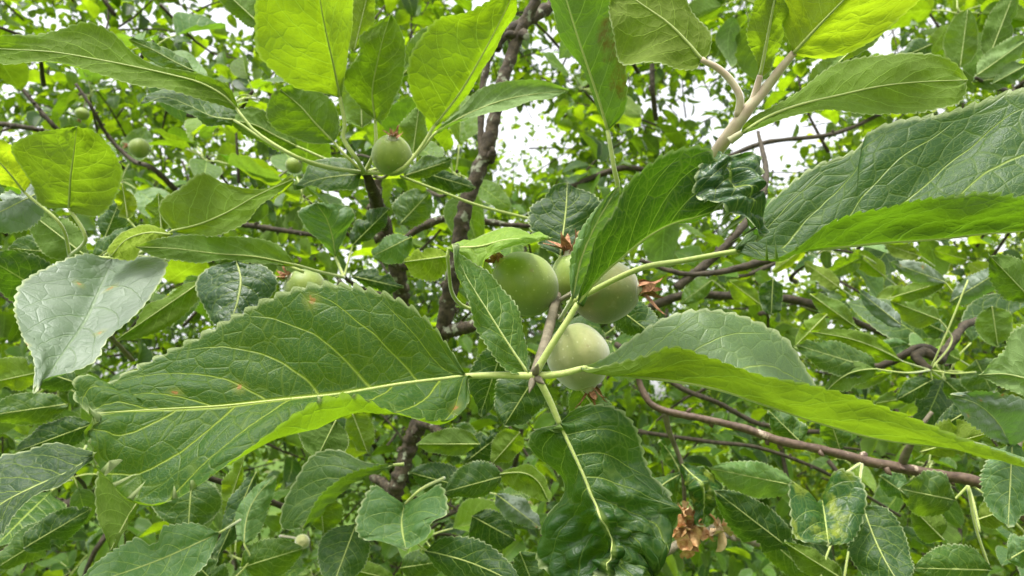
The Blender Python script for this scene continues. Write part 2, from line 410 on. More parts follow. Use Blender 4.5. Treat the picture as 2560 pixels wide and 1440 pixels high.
# ------------------------------------------------------------------ leaves
def grid_leaf(rails, mid, nu, nv, teeth, amp, quilt, wave, crumple=0.0, cstart=0.5, seed=0.0, flip_ref=None, top=True, notch=0):
    """loft a blade through rails (each (k,3)) from margin to margin; returns V, F, uv, cm, mid column"""
    rs = [resample(r, nu + 1) for r in rails]
    R = np.stack(rs, axis=1)                       # (nu+1, nrails, 3)
    nr = R.shape[1]
    ts, cols = [], []
    for k in range(nr - 1):
        for j in range(nv): ts.append(k + j / nv)
    ts.append(nr - 1)
    ts = np.array(ts)
    k = np.clip(ts.astype(int), 0, nr - 2)
    x = (ts - k)[None, :, None]
    ext = np.concatenate([2 * R[:, :1] - R[:, 1:2], R, 2 * R[:, -1:] - R[:, -2:-1]], axis=1)
    p0, p1, p2, p3 = ext[:, k], ext[:, k + 1], ext[:, k + 2], ext[:, k + 3]
    s1, s2 = (p2 - p0) * 0.30, (p3 - p1) * 0.30
    # keep the midrib a crease
    for j, kk in enumerate(k):
        if kk == mid: s1[:, j] = (p2 - p1)[:, j] * 0.9
        if kk + 1 == mid: s2[:, j] = (p2 - p1)[:, j] * 0.9
    G = ((2 * x**3 - 3 * x**2 + 1) * p1 + (x**3 - 2 * x**2 + x) * s1 + (-2 * x**3 + 3 * x**2) * p2 + (x**3 - x**2) * s2)
    nc = G.shape[1]
    mc = mid * nv
    d = np.linalg.norm(np.diff(G, axis=1), axis=2).mean(axis=0)
    v = np.zeros(nc)
    for j in range(mc + 1, nc): v[j] = v[j - 1] + d[j - 1]
    for j in range(mc - 1, -1, -1): v[j] = v[j + 1] - d[j]
    wr, wl = max(v[-1], 1e-6), max(-v[0], 1e-6)
    hw = max(wr, wl)
    vn = np.where(v > 0, v / wr, v / wl)
    L = np.linalg.norm(np.diff(G[:, mc], axis=0), axis=1).sum()
    u = np.linspace(0, 1, nu + 1)
    U = np.repeat(u[:, None], nc, 1); VV = np.repeat(vn[None], nu + 1, 0)
    for q in range(notch):                          # bites out of the margin
        un, sd_, dp, wd = random.uniform(0.2, 0.9), random.choice((0, 1)), random.uniform(0.15, 0.5), random.uniform(0.02, 0.07)
        gk = (1 - dp * np.exp(-((u - un) / wd)**4))[:, None, None]
        if sd_: G[:, mc + 1:] = G[:, mc:mc + 1] + (G[:, mc + 1:] - G[:, mc:mc + 1]) * gk
        else: G[:, :mc] = G[:, mc:mc + 1] + (G[:, :mc] - G[:, mc:mc + 1]) * gk
    # saw-toothed margins
    env = np.clip(u / 0.10, 0, 1) * np.clip((1 - u) / 0.03, 0, 1)
    amp = amp * 1.6
    if amp:
        for edge, inner in ((0, 1), (nc - 1, nc - 2)):
            e = G[:, edge] - G[:, inner]
            ec = G[:, edge] - G[:, mc]
            weak = np.linalg.norm(e, axis=1) < 2.5e-4
            e = np.where(weak[:, None], ec, e)
            ln = np.linalg.norm(e, axis=1)[:, None] + 1e-9
            wloc = np.linalg.norm(G[:, edge] - G[:, mc], axis=1)
            along = np.gradient(G[:, edge], axis=0); along /= np.linalg.norm(along, axis=1)[:, None] + 1e-9
            jit = np.array([0.25 * mnoise.noise((t * 9, edge * 1.7, seed)) for t in u])
            ph = u * teeth * 1.0 + jit + (0.37 if edge else 0)
            f = ph - np.floor(ph)
            saw = np.where(f < 0.72, np.sin(f / 0.72 * math.pi / 2), (1 - f) / 0.28)
            hgt = np.array([0.7 + 0.5 * mnoise.noise((math.floor(q) * 3.3, edge, seed)) for q in ph])
            o = (saw - 0.45) * amp * env * hgt * np.clip(wloc / (amp * 5), 0, 1) * np.where(weak, 0.3, 1.0)
            G[:, edge] += (e / ln) * o[:, None] + along * (o * 0.35)[:, None]
    # relief: blade puffed between the side veins, valley on the midrib, slow waves
    du = np.gradient(G, axis=0); dv = np.gradient(G, axis=1)
    nrm = np.cross(du, dv); nrm /= np.linalg.norm(nrm, axis=2)[..., None] + 1e-12
    cen = G[nu // 2]
    ref = {'L': slice(0, mc), 'R': slice(mc, nc), None: slice(0, nc)}[flip_ref]
    facing = ((CAM - G[:, ref]) * nrm[:, ref]).sum()
    sgn = 1.0 if (facing > 0) == top else -1.0
    nrm *= sgn
    A = np.abs(VV)
    u0 = U - 0.20 * A - 0.10 * A * A
    ph = u0 * NSEC + np.where(VV > 0, 0.45, 0.0)
    fr = ph - np.floor(ph)
    puff = np.sin(fr * math.pi) * np.clip(A * 4, 0, 1) * (1 - A**3) * quilt
    wv = np.zeros_like(U); cr = np.zeros_like(U)
    if wave or crumple:
        for i in range(nu + 1):
            for j in range(nc):
                if wave: wv[i, j] = wave * mnoise.noise((u[i] * 5 + seed, vn[j] * 1.5, seed * 1.3)) * min(1, A[i, j] * 1.6)
                if crumple:
                    c = max(0.0, min(1.0, (u[i] - cstart) / 0.2))
                    if c: cr[i, j] = crumple * c * (mnoise.noise((u[i] * L * 95, vn[j] * hw * 95 + seed, seed)) + 0.9 * abs(mnoise.noise((u[i] * L * 190, vn[j] * hw * 190, seed + 4))))
    G = G + nrm * (puff + wv + cr)[..., None]
    idx = np.arange((nu + 1) * nc).reshape(nu + 1, nc)
    F = np.stack([idx[:-1, :-1], idx[1:, :-1], idx[1:, 1:], idx[:-1, 1:]], axis=-1).reshape(-1, 4)
    if sgn < 0: F = F[:, ::-1]
    uv = np.stack([U, VV], -1).reshape(-1, 2)
    cmv = np.stack([U * L * 100 + seed * 7.1, VV * hw * 100], -1).reshape(-1, 2)
    return G.reshape(-1, 3), F, uv, cmv, G[:, mc], L

leaf_count = 0
def rail_pts(pts, d, e, bow):
    """pts (x, y[, extra depth]) -> 3-D, depth runs d[0]..d[1] with e added towards the middle"""
    seg = np.array([p[:2] for p in pts], dtype=float)
    t = np.concatenate([[0], np.cumsum(np.linalg.norm(np.diff(seg, axis=0), axis=1) + 1e-6)]); t /= t[-1]
    out = []
    for p, tt in zip(pts, t):
        s = math.sin(math.pi * min(max(tt, 0.0), 1.0))
        dd = d[0] * (1 - tt) + d[1] * tt + bow * s + e * s**0.6 + (p[2] if len(p) > 2 else 0.0)
        out.append(P(p[0], p[1], dd))
    return np.array(out)

def leaf(par, mat, d, Mid, L, R, e=(0.006, 0.006), R2=None, e2=-0.006, L2=None, under=False, ref=None, bow=0.0, teeth=26,
         amp=0.0011, quilt=0.0011, wave=0.0030, crumple=0.0, cstart=0.5, pet=None, petr=0.0008, label=None, nu=110, nv=7, midrib=True, petmat='petiole', seed=None, notch=0):
    global leaf_count
    leaf_count += 1
    sd_ = leaf_count * 1.37 if seed is None else seed
    rails = [rail_pts(L, d, e[0], bow), rail_pts(Mid, d, 0, bow), rail_pts(R, d, e[1], bow)]
    mid = 1
    if R2: rails.append(rail_pts(R2, d, e[1] + e2, bow))
    if L2: rails.insert(0, rail_pts(L2, d, e[0] + e2, bow)); mid = 2
    V, F, uv, cmv, mcol, Ln = grid_leaf(rails, mid, nu, nv, teeth, amp, quilt, wave, crumple, cstart, sd_, ref, not under, notch)
    org = par.location
    o = mesh_np('leaf', V, F, M[mat], par, {'leafuv': uv, 'leafcm': cmv}, origin=org)
    if label: o['label'] = label
    if midrib:
        q = mcol[::5]
        r0 = min(petr * 0.62, 0.00062)
        rr = np.linspace(r0, 0.00012, len(q))
        Vt, Ft = tube_np(q, rr, 6)
        mesh_np('midrib', Vt, Ft, M['petiole'], o, origin=org)
    if pet:
        dm = d[0]
        pts = [mcol[1], mcol[0]] + [P(p[0], p[1], p[2] if len(p) > 2 else dm) for p in pet]
        tube('petiole', pts, [petr * 0.8, petr * 0.92, petr, petr * 1.03, petr * 1.2], M[petmat], o, org, m=18, sides=8)
    return o

def prof(t):
    return math.sin(math.pi * t**0.82)**0.72

def qleaf(par, mat, x0, y0, x1, y1, wl, wr, d0, d1=None, under=False, bend=0.0, e=(0.004, 0.004), pet=None, **kw):
    """leaf from base (x0,y0) to tip (x1,y1); wl / wr half widths in picture units on either side of the midrib"""
    d1 = d0 if d1 is None else d1
    n = 9
    dx, dy = x1 - x0, y1 - y0
    ln = math.hypot(dx, dy); px, py = -dy / ln, dx / ln
    Md, Lf, Rt = [], [], []
    for i in range(n):
        t = i / (n - 1)
        b = bend * math.sin(math.pi * t)
        cx, cy = x0 + dx * t + px * b, y0 + dy * t + py * b
        w = prof(t) if 0 < t < 1 else 0.0
        Md.append((cx, cy)); Lf.append((cx + px * wl * w, cy + py * wl * w)); Rt.append((cx - px * wr * w, cy - py * wr * w))
    kw.setdefault('nu', 72); kw.setdefault('nv', 5); kw.setdefault('teeth', 18 + int(random.random() * 6)); kw.setdefault('amp', 0.0010)
    kw.setdefault('wave', 0.004)
    if random.random() < 0.35: kw.setdefault('notch', random.choice((1, 1, 2)))
    if pet is None and 'anchor' in kw: pass
    return leaf(par, mat, (d0, d1), Md, Lf, Rt, e=e, under=under, pet=pet, petr=kw.pop('petr', 0.0006), **kw)

# ---- the spur in front: five big leaves spreading from one point
A = empty('leafy_spur', P(1335, 938, 0.205), 'leafy spur in front whose five big toothed leaves spread from one point below the apples', 'leafy spur')
leaf(A, 'rust', (0.205, 0.172),
     [(1165, 940), (1000, 960), (850, 985), (700, 1000), (550, 1015), (400, 1023), (290, 1030), (222, 1035)],
     [(1165, 938), (1130, 880), (1070, 805), (1000, 752), (930, 726), (850, 710), (780, 712), (700, 735), (620, 772), (560, 803), (480, 848), (400, 888), (340, 922), (290, 950), (262, 968), (235, 950), (200, 942), (188, 975), (200, 1015), (222, 1035)],
     [(1165, 945), (1162, 1005), (1110, 1044), (1000, 1045), (900, 1042), (800, 1056), (720, 1086), (640, 1132), (560, 1177), (480, 1217), (400, 1240), (330, 1222), (300, 1185), (258, 1150), (245, 1110), (215, 1085), (228, 1058), (222, 1035)],
     R2=[(1165, 945), (1164, 1003), (1114, 1040), (985, 1030), (885, 985), (800, 990), (728, 1030), (652, 1098), (572, 1160), (488, 1208), (404, 1236), (334, 1219), (303, 1183), (261, 1148), (248, 1109), (218, 1084), (230, 1057), (222, 1035)],
     e=(0.006, -0.016), e2=-0.006, ref='L', teeth=30, amp=0.0015, quilt=0.0015, wave=0.0035, nu=190, nv=11,
     pet=[(1240, 938), (1335, 940, 0.205)], petr=0.0011, label='largest leaf, dark green with small rust spots and a folded lower edge')
leaf(A, 'painted_sheen_top', (0.203, 0.160),
     [(1462, 920), (1560, 938), (1700, 955), (1800, 975), (1900, 1008), (2050, 1058), (2200, 1098), (2350, 1118), (2460, 1135), (2560, 1152), (2660, 1170)],
     [(1462, 912), (1530, 878), (1600, 845), (1700, 810), (1830, 793), (1920, 812), (1970, 845), (2010, 900), (2070, 965), (2200, 1022), (2350, 1078), (2470, 1112), (2570, 1142), (2660, 1170)],
     [(1462, 916), (1520, 901), (1600, 884), (1680, 868), (1760, 905), (1850, 935), (1990, 965), (2060, 985), (2150, 1010), (2240, 1040), (2350, 1080), (2450, 1112), (2560, 1143), (2660, 1170)],
     e=(0.026, -0.014), ref='L', teeth=34, amp=0.0013, nu=170, nv=9, wave=0.006,
     pet=[(1400, 935), (1335, 940, 0.205)], petr=0.0011, label='long leaf folded lengthwise, bright yellow-green along its near half')
leaf(A, 'pucker', (0.203, 0.190),
     [(1398, 1058), (1425, 1115), (1455, 1180), (1480, 1240), (1500, 1280), (1522, 1330), (1535, 1385), (1520, 1450)],
     [(1396, 1060), (1345, 1073), (1328, 1105), (1358, 1150), (1385, 1188), (1394, 1218), (1372, 1260), (1350, 1300), (1348, 1340), (1360, 1390), (1380, 1430), (1430, 1470), (1520, 1455)],
     [(1400, 1056), (1425, 1032), (1475, 1014), (1540, 1022), (1577, 1060), (1597, 1110), (1612, 1170), (1638, 1235), (1662, 1290), (1678, 1318), (1662, 1330), (1620, 1328), (1580, 1340), (1548, 1380), (1535, 1430), (1520, 1453)],
     e=(0.016, 0.008), teeth=26, amp=0.0010, quilt=0.0016, wave=0.005, crumple=0.012, cstart=0.42, nu=170, nv=13,
     pet=[(1378, 1010), (1350, 955), (1337, 940, 0.205)], petr=0.0011, label='leaf hanging straight down, its lower half puckered and glossy')
leaf(A, 'dark', (0.203, 0.185),
     [(1442, 762), (1500, 692), (1560, 640), (1620, 592), (1680, 560), (1740, 543), (1800, 522)],
     [(1441, 756), (1470, 660), (1490, 590), (1530, 530), (1560, 470), (1610, 420), (1660, 385), (1720, 370), (1768, 372), (1800, 430), (1810, 500), (1800, 522)],
     [(1443, 762), (1490, 690), (1550, 630), (1610, 580), (1670, 545), (1740, 528), (1800, 520)],
     e=(-0.010, 0.014), ref='L', teeth=22, amp=0.0010, quilt=0.0010, nu=130, nv=9,
     pet=[(1420, 800), (1380, 862), (1340, 930, 0.204)], petr=0.0011, label='leaf rising to the right in front of the apples with a puckered dark tip')
leaf(A, 'darkgloss', (0.187, 0.180),
     [(1800, 385), (1815, 450), (1850, 520), (1905, 597)],
     [(1790, 390), (1745, 418), (1735, 475), (1785, 525), (1830, 562), (1870, 600), (1905, 597)],
     [(1805, 385), (1875, 398), (1895, 440), (1878, 490), (1905, 530), (1918, 580), (1905, 597)],
     e=(-0.004, 0.004), teeth=12, amp=0.0010, crumple=0.0085, cstart=0.0, nu=110, nv=14, midrib=False, label='puckered dark blue-green leaf tip curling downwards')
leaf(A, 'mid', (0.205, 0.208),
     [(1322, 936), (1270, 860), (1220, 780), (1170, 700), (1142, 645), (1130, 610)],
     [(1322, 938), (1272, 930), (1230, 890), (1200, 830), (1180, 780), (1158, 715), (1138, 660), (1130, 610)],
     [(1322, 932), (1316, 855), (1300, 785), (1264, 722), (1225, 686), (1190, 662), (1152, 632), (1130, 610)],
     e=(-0.004, 0.008), teeth=24, amp=0.0008, nu=110, pet=[(1335, 940, 0.205)], label='narrow leaf rising to the left beside the left apple')
leaf(A, 'dark', (0.200, 0.175),
     [(1838, 628), (1950, 628), (2060, 622), (2200, 608), (2350, 598), (2460, 585), (2560, 578), (2680, 560)],
     [(1836, 622), (1870, 580), (1900, 530), (1960, 478), (2030, 430), (2120, 395), (2168, 362), (2190, 330), (2260, 305), (2350, 290), (2450, 250), (2560, 220), (2660, 300), (2690, 450), (2680, 560)],
     [(1838, 626), (1950, 622), (2060, 606), (2110, 575), (2160, 542), (2250, 512), (2380, 497), (2480, 490), (2580, 496), (2640, 520), (2680, 560)],
     e=(0.012, -0.012), ref='L', teeth=34, amp=0.0012, quilt=0.0013, nu=170, nv=11, wave=0.006,
     pet=[(1720, 650, 0.212), (1590, 675, 0.235), (1420, 760, 0.25)], petr=0.0010, label='broad dark leaf running out of the picture at right, net of pale veins')
tube('stem', [P(1335, 940, 0.206), P(1350, 900, 0.215), P(1368, 840, 0.232), P(1385, 770, 0.255), P(1392, 740, 0.275)], [0.0017, 0.0018, 0.0020], M['greytwig'], A, A.location, rough=0.15)
bd = [tube_np(resample(np.array([P(1335 + dx * 0.2, 940 + dy * 0.2, 0.204), P(1335 + dx, 940 + dy, 0.200)]), 5), [0.0009, 0.0012, 0.0010, 0.0005, 0.0002], 7) for dx, dy in ((-12, 42), (10, -30), (26, 20))]
Vb, Fb = join_np(bd); mesh_np('bud_scales', Vb, Fb, M['greytwig'], A, origin=A.location)

# ---- leaves about the apple cluster
J = empty('leafy_spur', P(1390, 745, 0.285), 'leafy spur behind the apple cluster, a bright leaf draped over the left apple', 'leafy spur')
leaf(J, 'lime', (0.246, 0.236), [(1120, 620), (1200, 616), (1262, 600), (1320, 597), (1378, 598)],
     [(1120, 618), (1180, 592), (1258, 570), (1320, 578), (1378, 592)],
     [(1120, 624), (1165, 655), (1188, 712), (1206, 655), (1250, 626), (1310, 608), (1378, 600)],
     e=(0.024, -0.002), teeth=16, amp=0.0008, nu=90, label='bright young leaf draped over the left apple', pet=[(1118, 640), (1150, 760, 0.275), (1300, 800, 0.285)])
leaf(J, 'dark', (0.285, 0.30), [(1400, 640), (1408, 580), (1415, 520), (1418, 458)],
     [(1400, 640), (1350, 612), (1325, 560), (1328, 520), (1360, 495), (1385, 470), (1418, 458)],
     [(1400, 640), (1450, 622), (1487, 570), (1503, 520), (1490, 490), (1452, 470), (1418, 458)],
     e=(0.004, 0.003), teeth=20, nu=90, label='dark grey-green leaf behind the apples', pet=[(1392, 740, 0.285)])
leaf(J, 'pale', (0.226, 0.22), [(1430, 748), (1452, 650), (1490, 560), (1545, 468)],
     [(1430, 748), (1424, 690), (1430, 630), (1452, 575), (1500, 508), (1545, 462)],
     [(1432, 748), (1480, 690), (1520, 600), (1560, 520), (1548, 466)], e=(0.0, 0.006), teeth=18, nu=90, label='grey-green leaf against the left side of the rising leaf', pet=[(1400, 800, 0.25)])
qleaf(J, 'lime', 1125, 640, 1008, 655, 25, 58, 0.30, under=True)
qleaf(J, 'pale', 1030, 592, 932, 640, 28, 45, 0.32)
qleaf(J, 'dark', 1260, 860, 1200, 1040, 55, 45, 0.29, 0.30)
qleaf(J, 'dark', 1345, 930, 1260, 1065, 75, 55, 0.285, 0.28, pet=[(1392, 745, 0.285)])
qleaf(J, 'young', 1300, 800, 1190, 920, 45, 40, 0.34, under=True)
qleaf(J, 'dark', 1530, 760, 1650, 850, 40, 50, 0.30, 0.29, pet=[(1392, 745, 0.285)])
qleaf(J, 'dark', 1440, 960, 1540, 1085, 60, 40, 0.30, 0.31)
leaf(J, 'brownpatch', (0.25, 0.235), [(1520, 330), (1500, 260), (1470, 170), (1440, 80), (1410, -20), (1390, -90)],
     [(1516, 322), (1480, 240), (1430, 140), (1395, 60), (1362, -10), (1340, -80), (1390, -100)],
     [(1524, 325), (1560, 282), (1568, 220), (1560, 120), (1562, 30), (1560, -30), (1500, -90), (1390, -100)],
     e=(0.006, -0.004), under=True, teeth=20, amp=0.0007, pet=[(1535, 420), (1545, 480, 0.255), (1500, 640, 0.28), (1400, 740, 0.285)], petr=0.0010, label='leaf at top with a brown scorched patch')

# ---- downy young shoot, upper right
D = empty('young_shoot', P(1790, 385, 0.235), 'downy young shoot with pinkish stem and yellow-green leaves against the sky, upper right', 'shoot')
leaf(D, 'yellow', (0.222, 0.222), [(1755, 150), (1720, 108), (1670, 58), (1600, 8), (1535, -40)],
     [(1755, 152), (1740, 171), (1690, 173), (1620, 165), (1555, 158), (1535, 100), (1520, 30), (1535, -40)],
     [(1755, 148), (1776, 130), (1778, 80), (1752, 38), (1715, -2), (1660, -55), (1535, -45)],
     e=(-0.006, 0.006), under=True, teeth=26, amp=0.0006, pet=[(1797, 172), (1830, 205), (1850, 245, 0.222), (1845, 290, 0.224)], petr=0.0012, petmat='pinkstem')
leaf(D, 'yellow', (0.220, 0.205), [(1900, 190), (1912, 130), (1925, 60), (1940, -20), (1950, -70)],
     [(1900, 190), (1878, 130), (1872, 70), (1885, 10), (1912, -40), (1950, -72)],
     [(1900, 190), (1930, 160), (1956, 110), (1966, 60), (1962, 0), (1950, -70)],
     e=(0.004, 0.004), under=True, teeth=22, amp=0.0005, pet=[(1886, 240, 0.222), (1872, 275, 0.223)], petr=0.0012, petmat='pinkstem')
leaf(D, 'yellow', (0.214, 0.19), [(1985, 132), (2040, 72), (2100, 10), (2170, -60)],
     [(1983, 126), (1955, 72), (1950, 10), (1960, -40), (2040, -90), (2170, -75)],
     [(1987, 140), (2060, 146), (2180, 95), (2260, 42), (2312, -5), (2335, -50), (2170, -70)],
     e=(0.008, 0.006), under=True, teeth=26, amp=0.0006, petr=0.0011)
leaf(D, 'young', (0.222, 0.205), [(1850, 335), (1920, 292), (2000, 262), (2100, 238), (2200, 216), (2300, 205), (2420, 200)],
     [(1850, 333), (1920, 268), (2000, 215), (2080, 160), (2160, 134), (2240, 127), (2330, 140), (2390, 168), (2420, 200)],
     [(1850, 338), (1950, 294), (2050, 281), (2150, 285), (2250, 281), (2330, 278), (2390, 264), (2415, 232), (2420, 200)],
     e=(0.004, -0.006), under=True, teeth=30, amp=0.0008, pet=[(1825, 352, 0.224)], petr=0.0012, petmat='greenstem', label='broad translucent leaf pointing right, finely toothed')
tube('stem', [P(1770, 410, 0.24), P(1795, 375, 0.232), P(1835, 320, 0.226), P(1872, 270, 0.223), P(1915, 220, 0.221), P(1955, 168, 0.217), P(1985, 132, 0.215)], [0.0024, 0.0024, 0.0022, 0.0017, 0.0012], M['pinkstem'], D, D.location, m=30, rough=0.08)
qleaf(D, 'mid', 2010, 235, 2200, 60, 20, 26, 0.24, 0.25, under=True)

# ---- upper left fruiting spur around the small upright apple
Fs = empty('leafy_spur', P(915, 440, 0.345), 'fruiting spur at upper left, tall upright leaves round one small apple', 'leafy spur')
ANC = (912, 432, 0.345)
leaf(Fs, 'mid', (0.325, 0.27), [(850, 245), (835, 170), (815, 80), (800, 0), (790, -70)],
     [(850, 245), (790, 226), (740, 215), (690, 180), (645, 130), (638, 60), (645, -10), (690, -90), (790, -80)],
     [(851, 245), (862, 180), (872, 110), (882, 50), (880, 0), (860, -50), (790, -75)],
     e=(0.004, 0.020), under=True, teeth=24, amp=0.0009, pet=[(862, 310), (858, 345), (890, 395), ANC], petr=0.0011, label='tall leaf out of the top edge with a pale folded right half')
leaf(Fs, 'young', (0.335, 0.31), [(938, 300), (931, 230), (945, 150), (960, 90), (978, 32)],
     [(938, 300), (900, 272), (861, 205), (882, 160), (900, 130), (896, 92), (930, 62), (948, 50), (978, 32)],
     [(940, 300), (962, 298), (992, 240), (1015, 170), (1018, 110), (1000, 60), (978, 32)],
     e=(0.006, -0.010), under=True, teeth=20, amp=0.0007, pet=[(938, 370), ANC], petr=0.0009)
leaf(Fs, 'young', (0.33, 0.29), [(1085, 316), (1150, 232), (1210, 130), (1252, 50), (1290, -30)],
     [(1085, 314), (1040, 262), (1022, 190), (1030, 130), (1060, 80), (1100, 45), (1170, 30), (1230, 0), (1290, -35)],
     [(1086, 318), (1165, 240), (1222, 150), (1266, 60), (1297, -20)],
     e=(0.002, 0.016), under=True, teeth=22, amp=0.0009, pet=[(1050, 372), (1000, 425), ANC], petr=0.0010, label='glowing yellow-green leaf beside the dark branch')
leaf(Fs, 'pale', (0.36, 0.37), [(1090, 330), (1180, 280), (1280, 245), (1422, 225)],
     [(1090, 326), (1150, 270), (1200, 222), (1250, 207), (1330, 200), (1380, 209), (1422, 225)],
     [(1092, 334), (1160, 302), (1230, 275), (1300, 262), (1370, 245), (1422, 226)],
     e=(0.0, -0.006), under=True, teeth=20, amp=0.0005, pet=[(1040, 385), ANC], petr=0.0009)
leaf(Fs, 'mid', (0.335, 0.32), [(835, 356), (790, 310), (750, 265), (700, 223)],
     [(835, 358), (760, 352), (700, 330), (668, 290), (675, 245), (700, 221)],
     [(836, 355), (849, 320), (845, 280), (820, 240), (770, 215), (735, 212), (700, 221)],
     e=(0.004, 0.004), under=True, teeth=20, amp=0.0007, pet=[(870, 395), ANC])
leaf(Fs, 'mid', (0.345, 0.33), [(742, 366), (690, 340), (630, 310), (553, 300)],
     [(742, 370), (700, 380), (640, 347), (590, 322), (553, 300)],
     [(742, 362), (722, 320), (680, 288), (630, 268), (590, 273), (553, 300)],
     e=(0.004, 0.003), under=True, teeth=18, amp=0.0007, pet=[(820, 400), ANC])
leaf(Fs, 'dark', (0.34, 0.33), [(902, 437), (850, 440), (790, 450), (733, 472)],
     [(902, 435), (880, 398), (830, 391), (780, 408), (750, 440), (733, 472)],
     [(902, 440), (890, 471), (840, 477), (780, 467), (733, 472)], e=(0.008, -0.004), teeth=14, amp=0.0006, pet=[ANC])
leaf(Fs, 'young', (0.29, 0.235), [(592, 273), (560, 240), (500, 207), (430, 188), (360, 172), (250, 150), (130, 130), (0, 122), (-90, 112)],
     [(592, 270), (570, 220), (520, 195), (460, 180), (400, 170), (340, 130), (290, 85), (220, 55), (150, 70), (80, 90), (0, 100), (-90, 108)],
     [(592, 275), (540, 256), (480, 238), (420, 226), (350, 215), (270, 185), (180, 170), (90, 158), (0, 155), (-90, 118)],
     e=(0.004, -0.006), under=True, teeth=28, amp=0.0008, nu=140, pet=[(640, 330), (760, 400), ANC], label='long translucent leaf reaching to the left edge')
leaf(Fs, 'dark', (0.30, 0.27), [(482, 178), (430, 152), (380, 124), (322, 98)],
     [(482, 176), (450, 145), (400, 112), (322, 96)], [(482, 180), (420, 182), (370, 152), (322, 100)], e=(0.01, -0.002), teeth=12, amp=0.0005)
leaf(Fs, 'dark', (0.305, 0.28), [(586, 300), (530, 292), (470, 264), (410, 244), (348, 266)],
     [(592, 272), (540, 244), (470, 220), (420, 216), (392, 226), (348, 262)],
     [(575, 312), (525, 310), (480, 292), (440, 267), (400, 264), (348, 268)],
     e=(0.014, -0.006), ref='L', teeth=18, amp=0.0007, pet=[(660, 350), (780, 410), ANC])
qleaf(Fs, 'yellow', 885, 130, 930, -60, 30, 60, 0.36, 0.35, under=True)
qleaf(Fs, 'mid', 1005, 190, 1125, 40, 30, 35, 0.37, 0.36, under=True)
qleaf(Fs, 'mid', 905, 320, 900, 170, 40, 55, 0.37, under=True)
qleaf(Fs, 'mid', 660, 70, 520, -60, 40, 30, 0.36, under=True)
qleaf(Fs, 'dark', 1010, 440, 1130, 400, 20, 26, 0.36)
qleaf(Fs, 'dark', 1050, 430, 1190, 470, 30, 20, 0.37)
qleaf(Fs, 'mid', 1030, 400, 1050, 250, 30, 40, 0.38, under=True)
qleaf(Fs, 'dark', 1000, 560, 1075, 480, 40, 50, 0.42)
for dst in ((1330, 520, 0.37), (1130, 480, 0.36)):
    pass
tube('stem', [P(912, 430, 0.345), P(930, 470, 0.36), P(945, 520, 0.40), P(960, 560, 0.46)], [0.0026, 0.0040, 0.0045, 0.005], M['bark'], Fs, Fs.location, rough=0.5)
tube('twig', [P(1000, 440, 0.345), P(1100, 478, 0.352), P(1200, 515, 0.36), P(1330, 548, 0.37)], [0.0007, 0.0008, 0.0009], M['petiole'], Fs, Fs.location)

# ---- yellow-green cluster at the left edge
G = empty('leafy_spur', P(180, 640, 0.34), 'leafy spur at the left edge with a round glowing yellow-green leaf', 'leafy spur')
GA = (175, 640, 0.34)
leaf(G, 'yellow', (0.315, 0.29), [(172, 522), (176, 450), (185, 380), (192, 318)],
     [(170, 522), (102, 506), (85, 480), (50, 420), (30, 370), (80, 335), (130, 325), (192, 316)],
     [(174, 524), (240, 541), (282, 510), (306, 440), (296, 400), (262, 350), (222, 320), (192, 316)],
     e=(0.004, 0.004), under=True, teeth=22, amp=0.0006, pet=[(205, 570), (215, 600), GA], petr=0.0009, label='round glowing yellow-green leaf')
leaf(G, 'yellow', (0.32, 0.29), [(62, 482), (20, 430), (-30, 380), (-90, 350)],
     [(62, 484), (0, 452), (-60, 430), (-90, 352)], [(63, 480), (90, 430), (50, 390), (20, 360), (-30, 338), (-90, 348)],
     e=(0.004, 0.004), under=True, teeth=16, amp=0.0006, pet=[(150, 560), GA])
leaf(G, 'young', (0.30, 0.28), [(430, 577), (500, 560), (570, 530), (640, 490), (732, 448)],
     [(428, 575), (398, 530), (405, 500), (450, 470), (500, 431), (560, 456), (620, 471), (680, 465), (732, 434)],
     [(432, 581), (500, 587), (560, 587), (600, 562), (650, 520), (700, 480), (732, 455)],
     e=(0.006, -0.004), under=True, teeth=22, amp=0.0007, label='young leaf with its pointed tip turned up to the right', pet=[(330, 640, 0.32), GA])
qleaf(G, 'young', 405, 580, 395, 482, 40, 30, 0.31, under=True)
qleaf(G, 'yellow', 320, 548, 305, 458, 28, 28, 0.33, under=True, pet=[(340, 580), (260, 640)])
qleaf(G, 'dark', 215, 640, 60, 520, 45, 55, 0.36, 0.37, under=True)
qleaf(G, 'painted_sheen', 120, 470, -60, 560, 45, 70, 0.33, 0.30, label='pale grey leaf cut by the left edge')
qleaf(G, 'dark', 230, 640, 20, 620, 45, 30, 0.38)
qleaf(G, 'mid', 230, 655, 350, 560, 40, 30, 0.36)
qleaf(G, 'dark', 260, 600, 300, 500, 40, 30, 0.38)
qleaf(G, 'dark', 160, 760, -40, 640, 70, 60, 0.38, 0.35)
tube('stem', [P(175, 640, 0.34), P(190, 590, 0.345), P(160, 540, 0.36), P(120, 700, 0.42)][:1] + [P(200, 720, 0.37), P(260, 820, 0.45), P(330, 900, 0.55)], [0.0012, 0.0016, 0.002], M['greytwig'], G, G.location, rough=0.2)

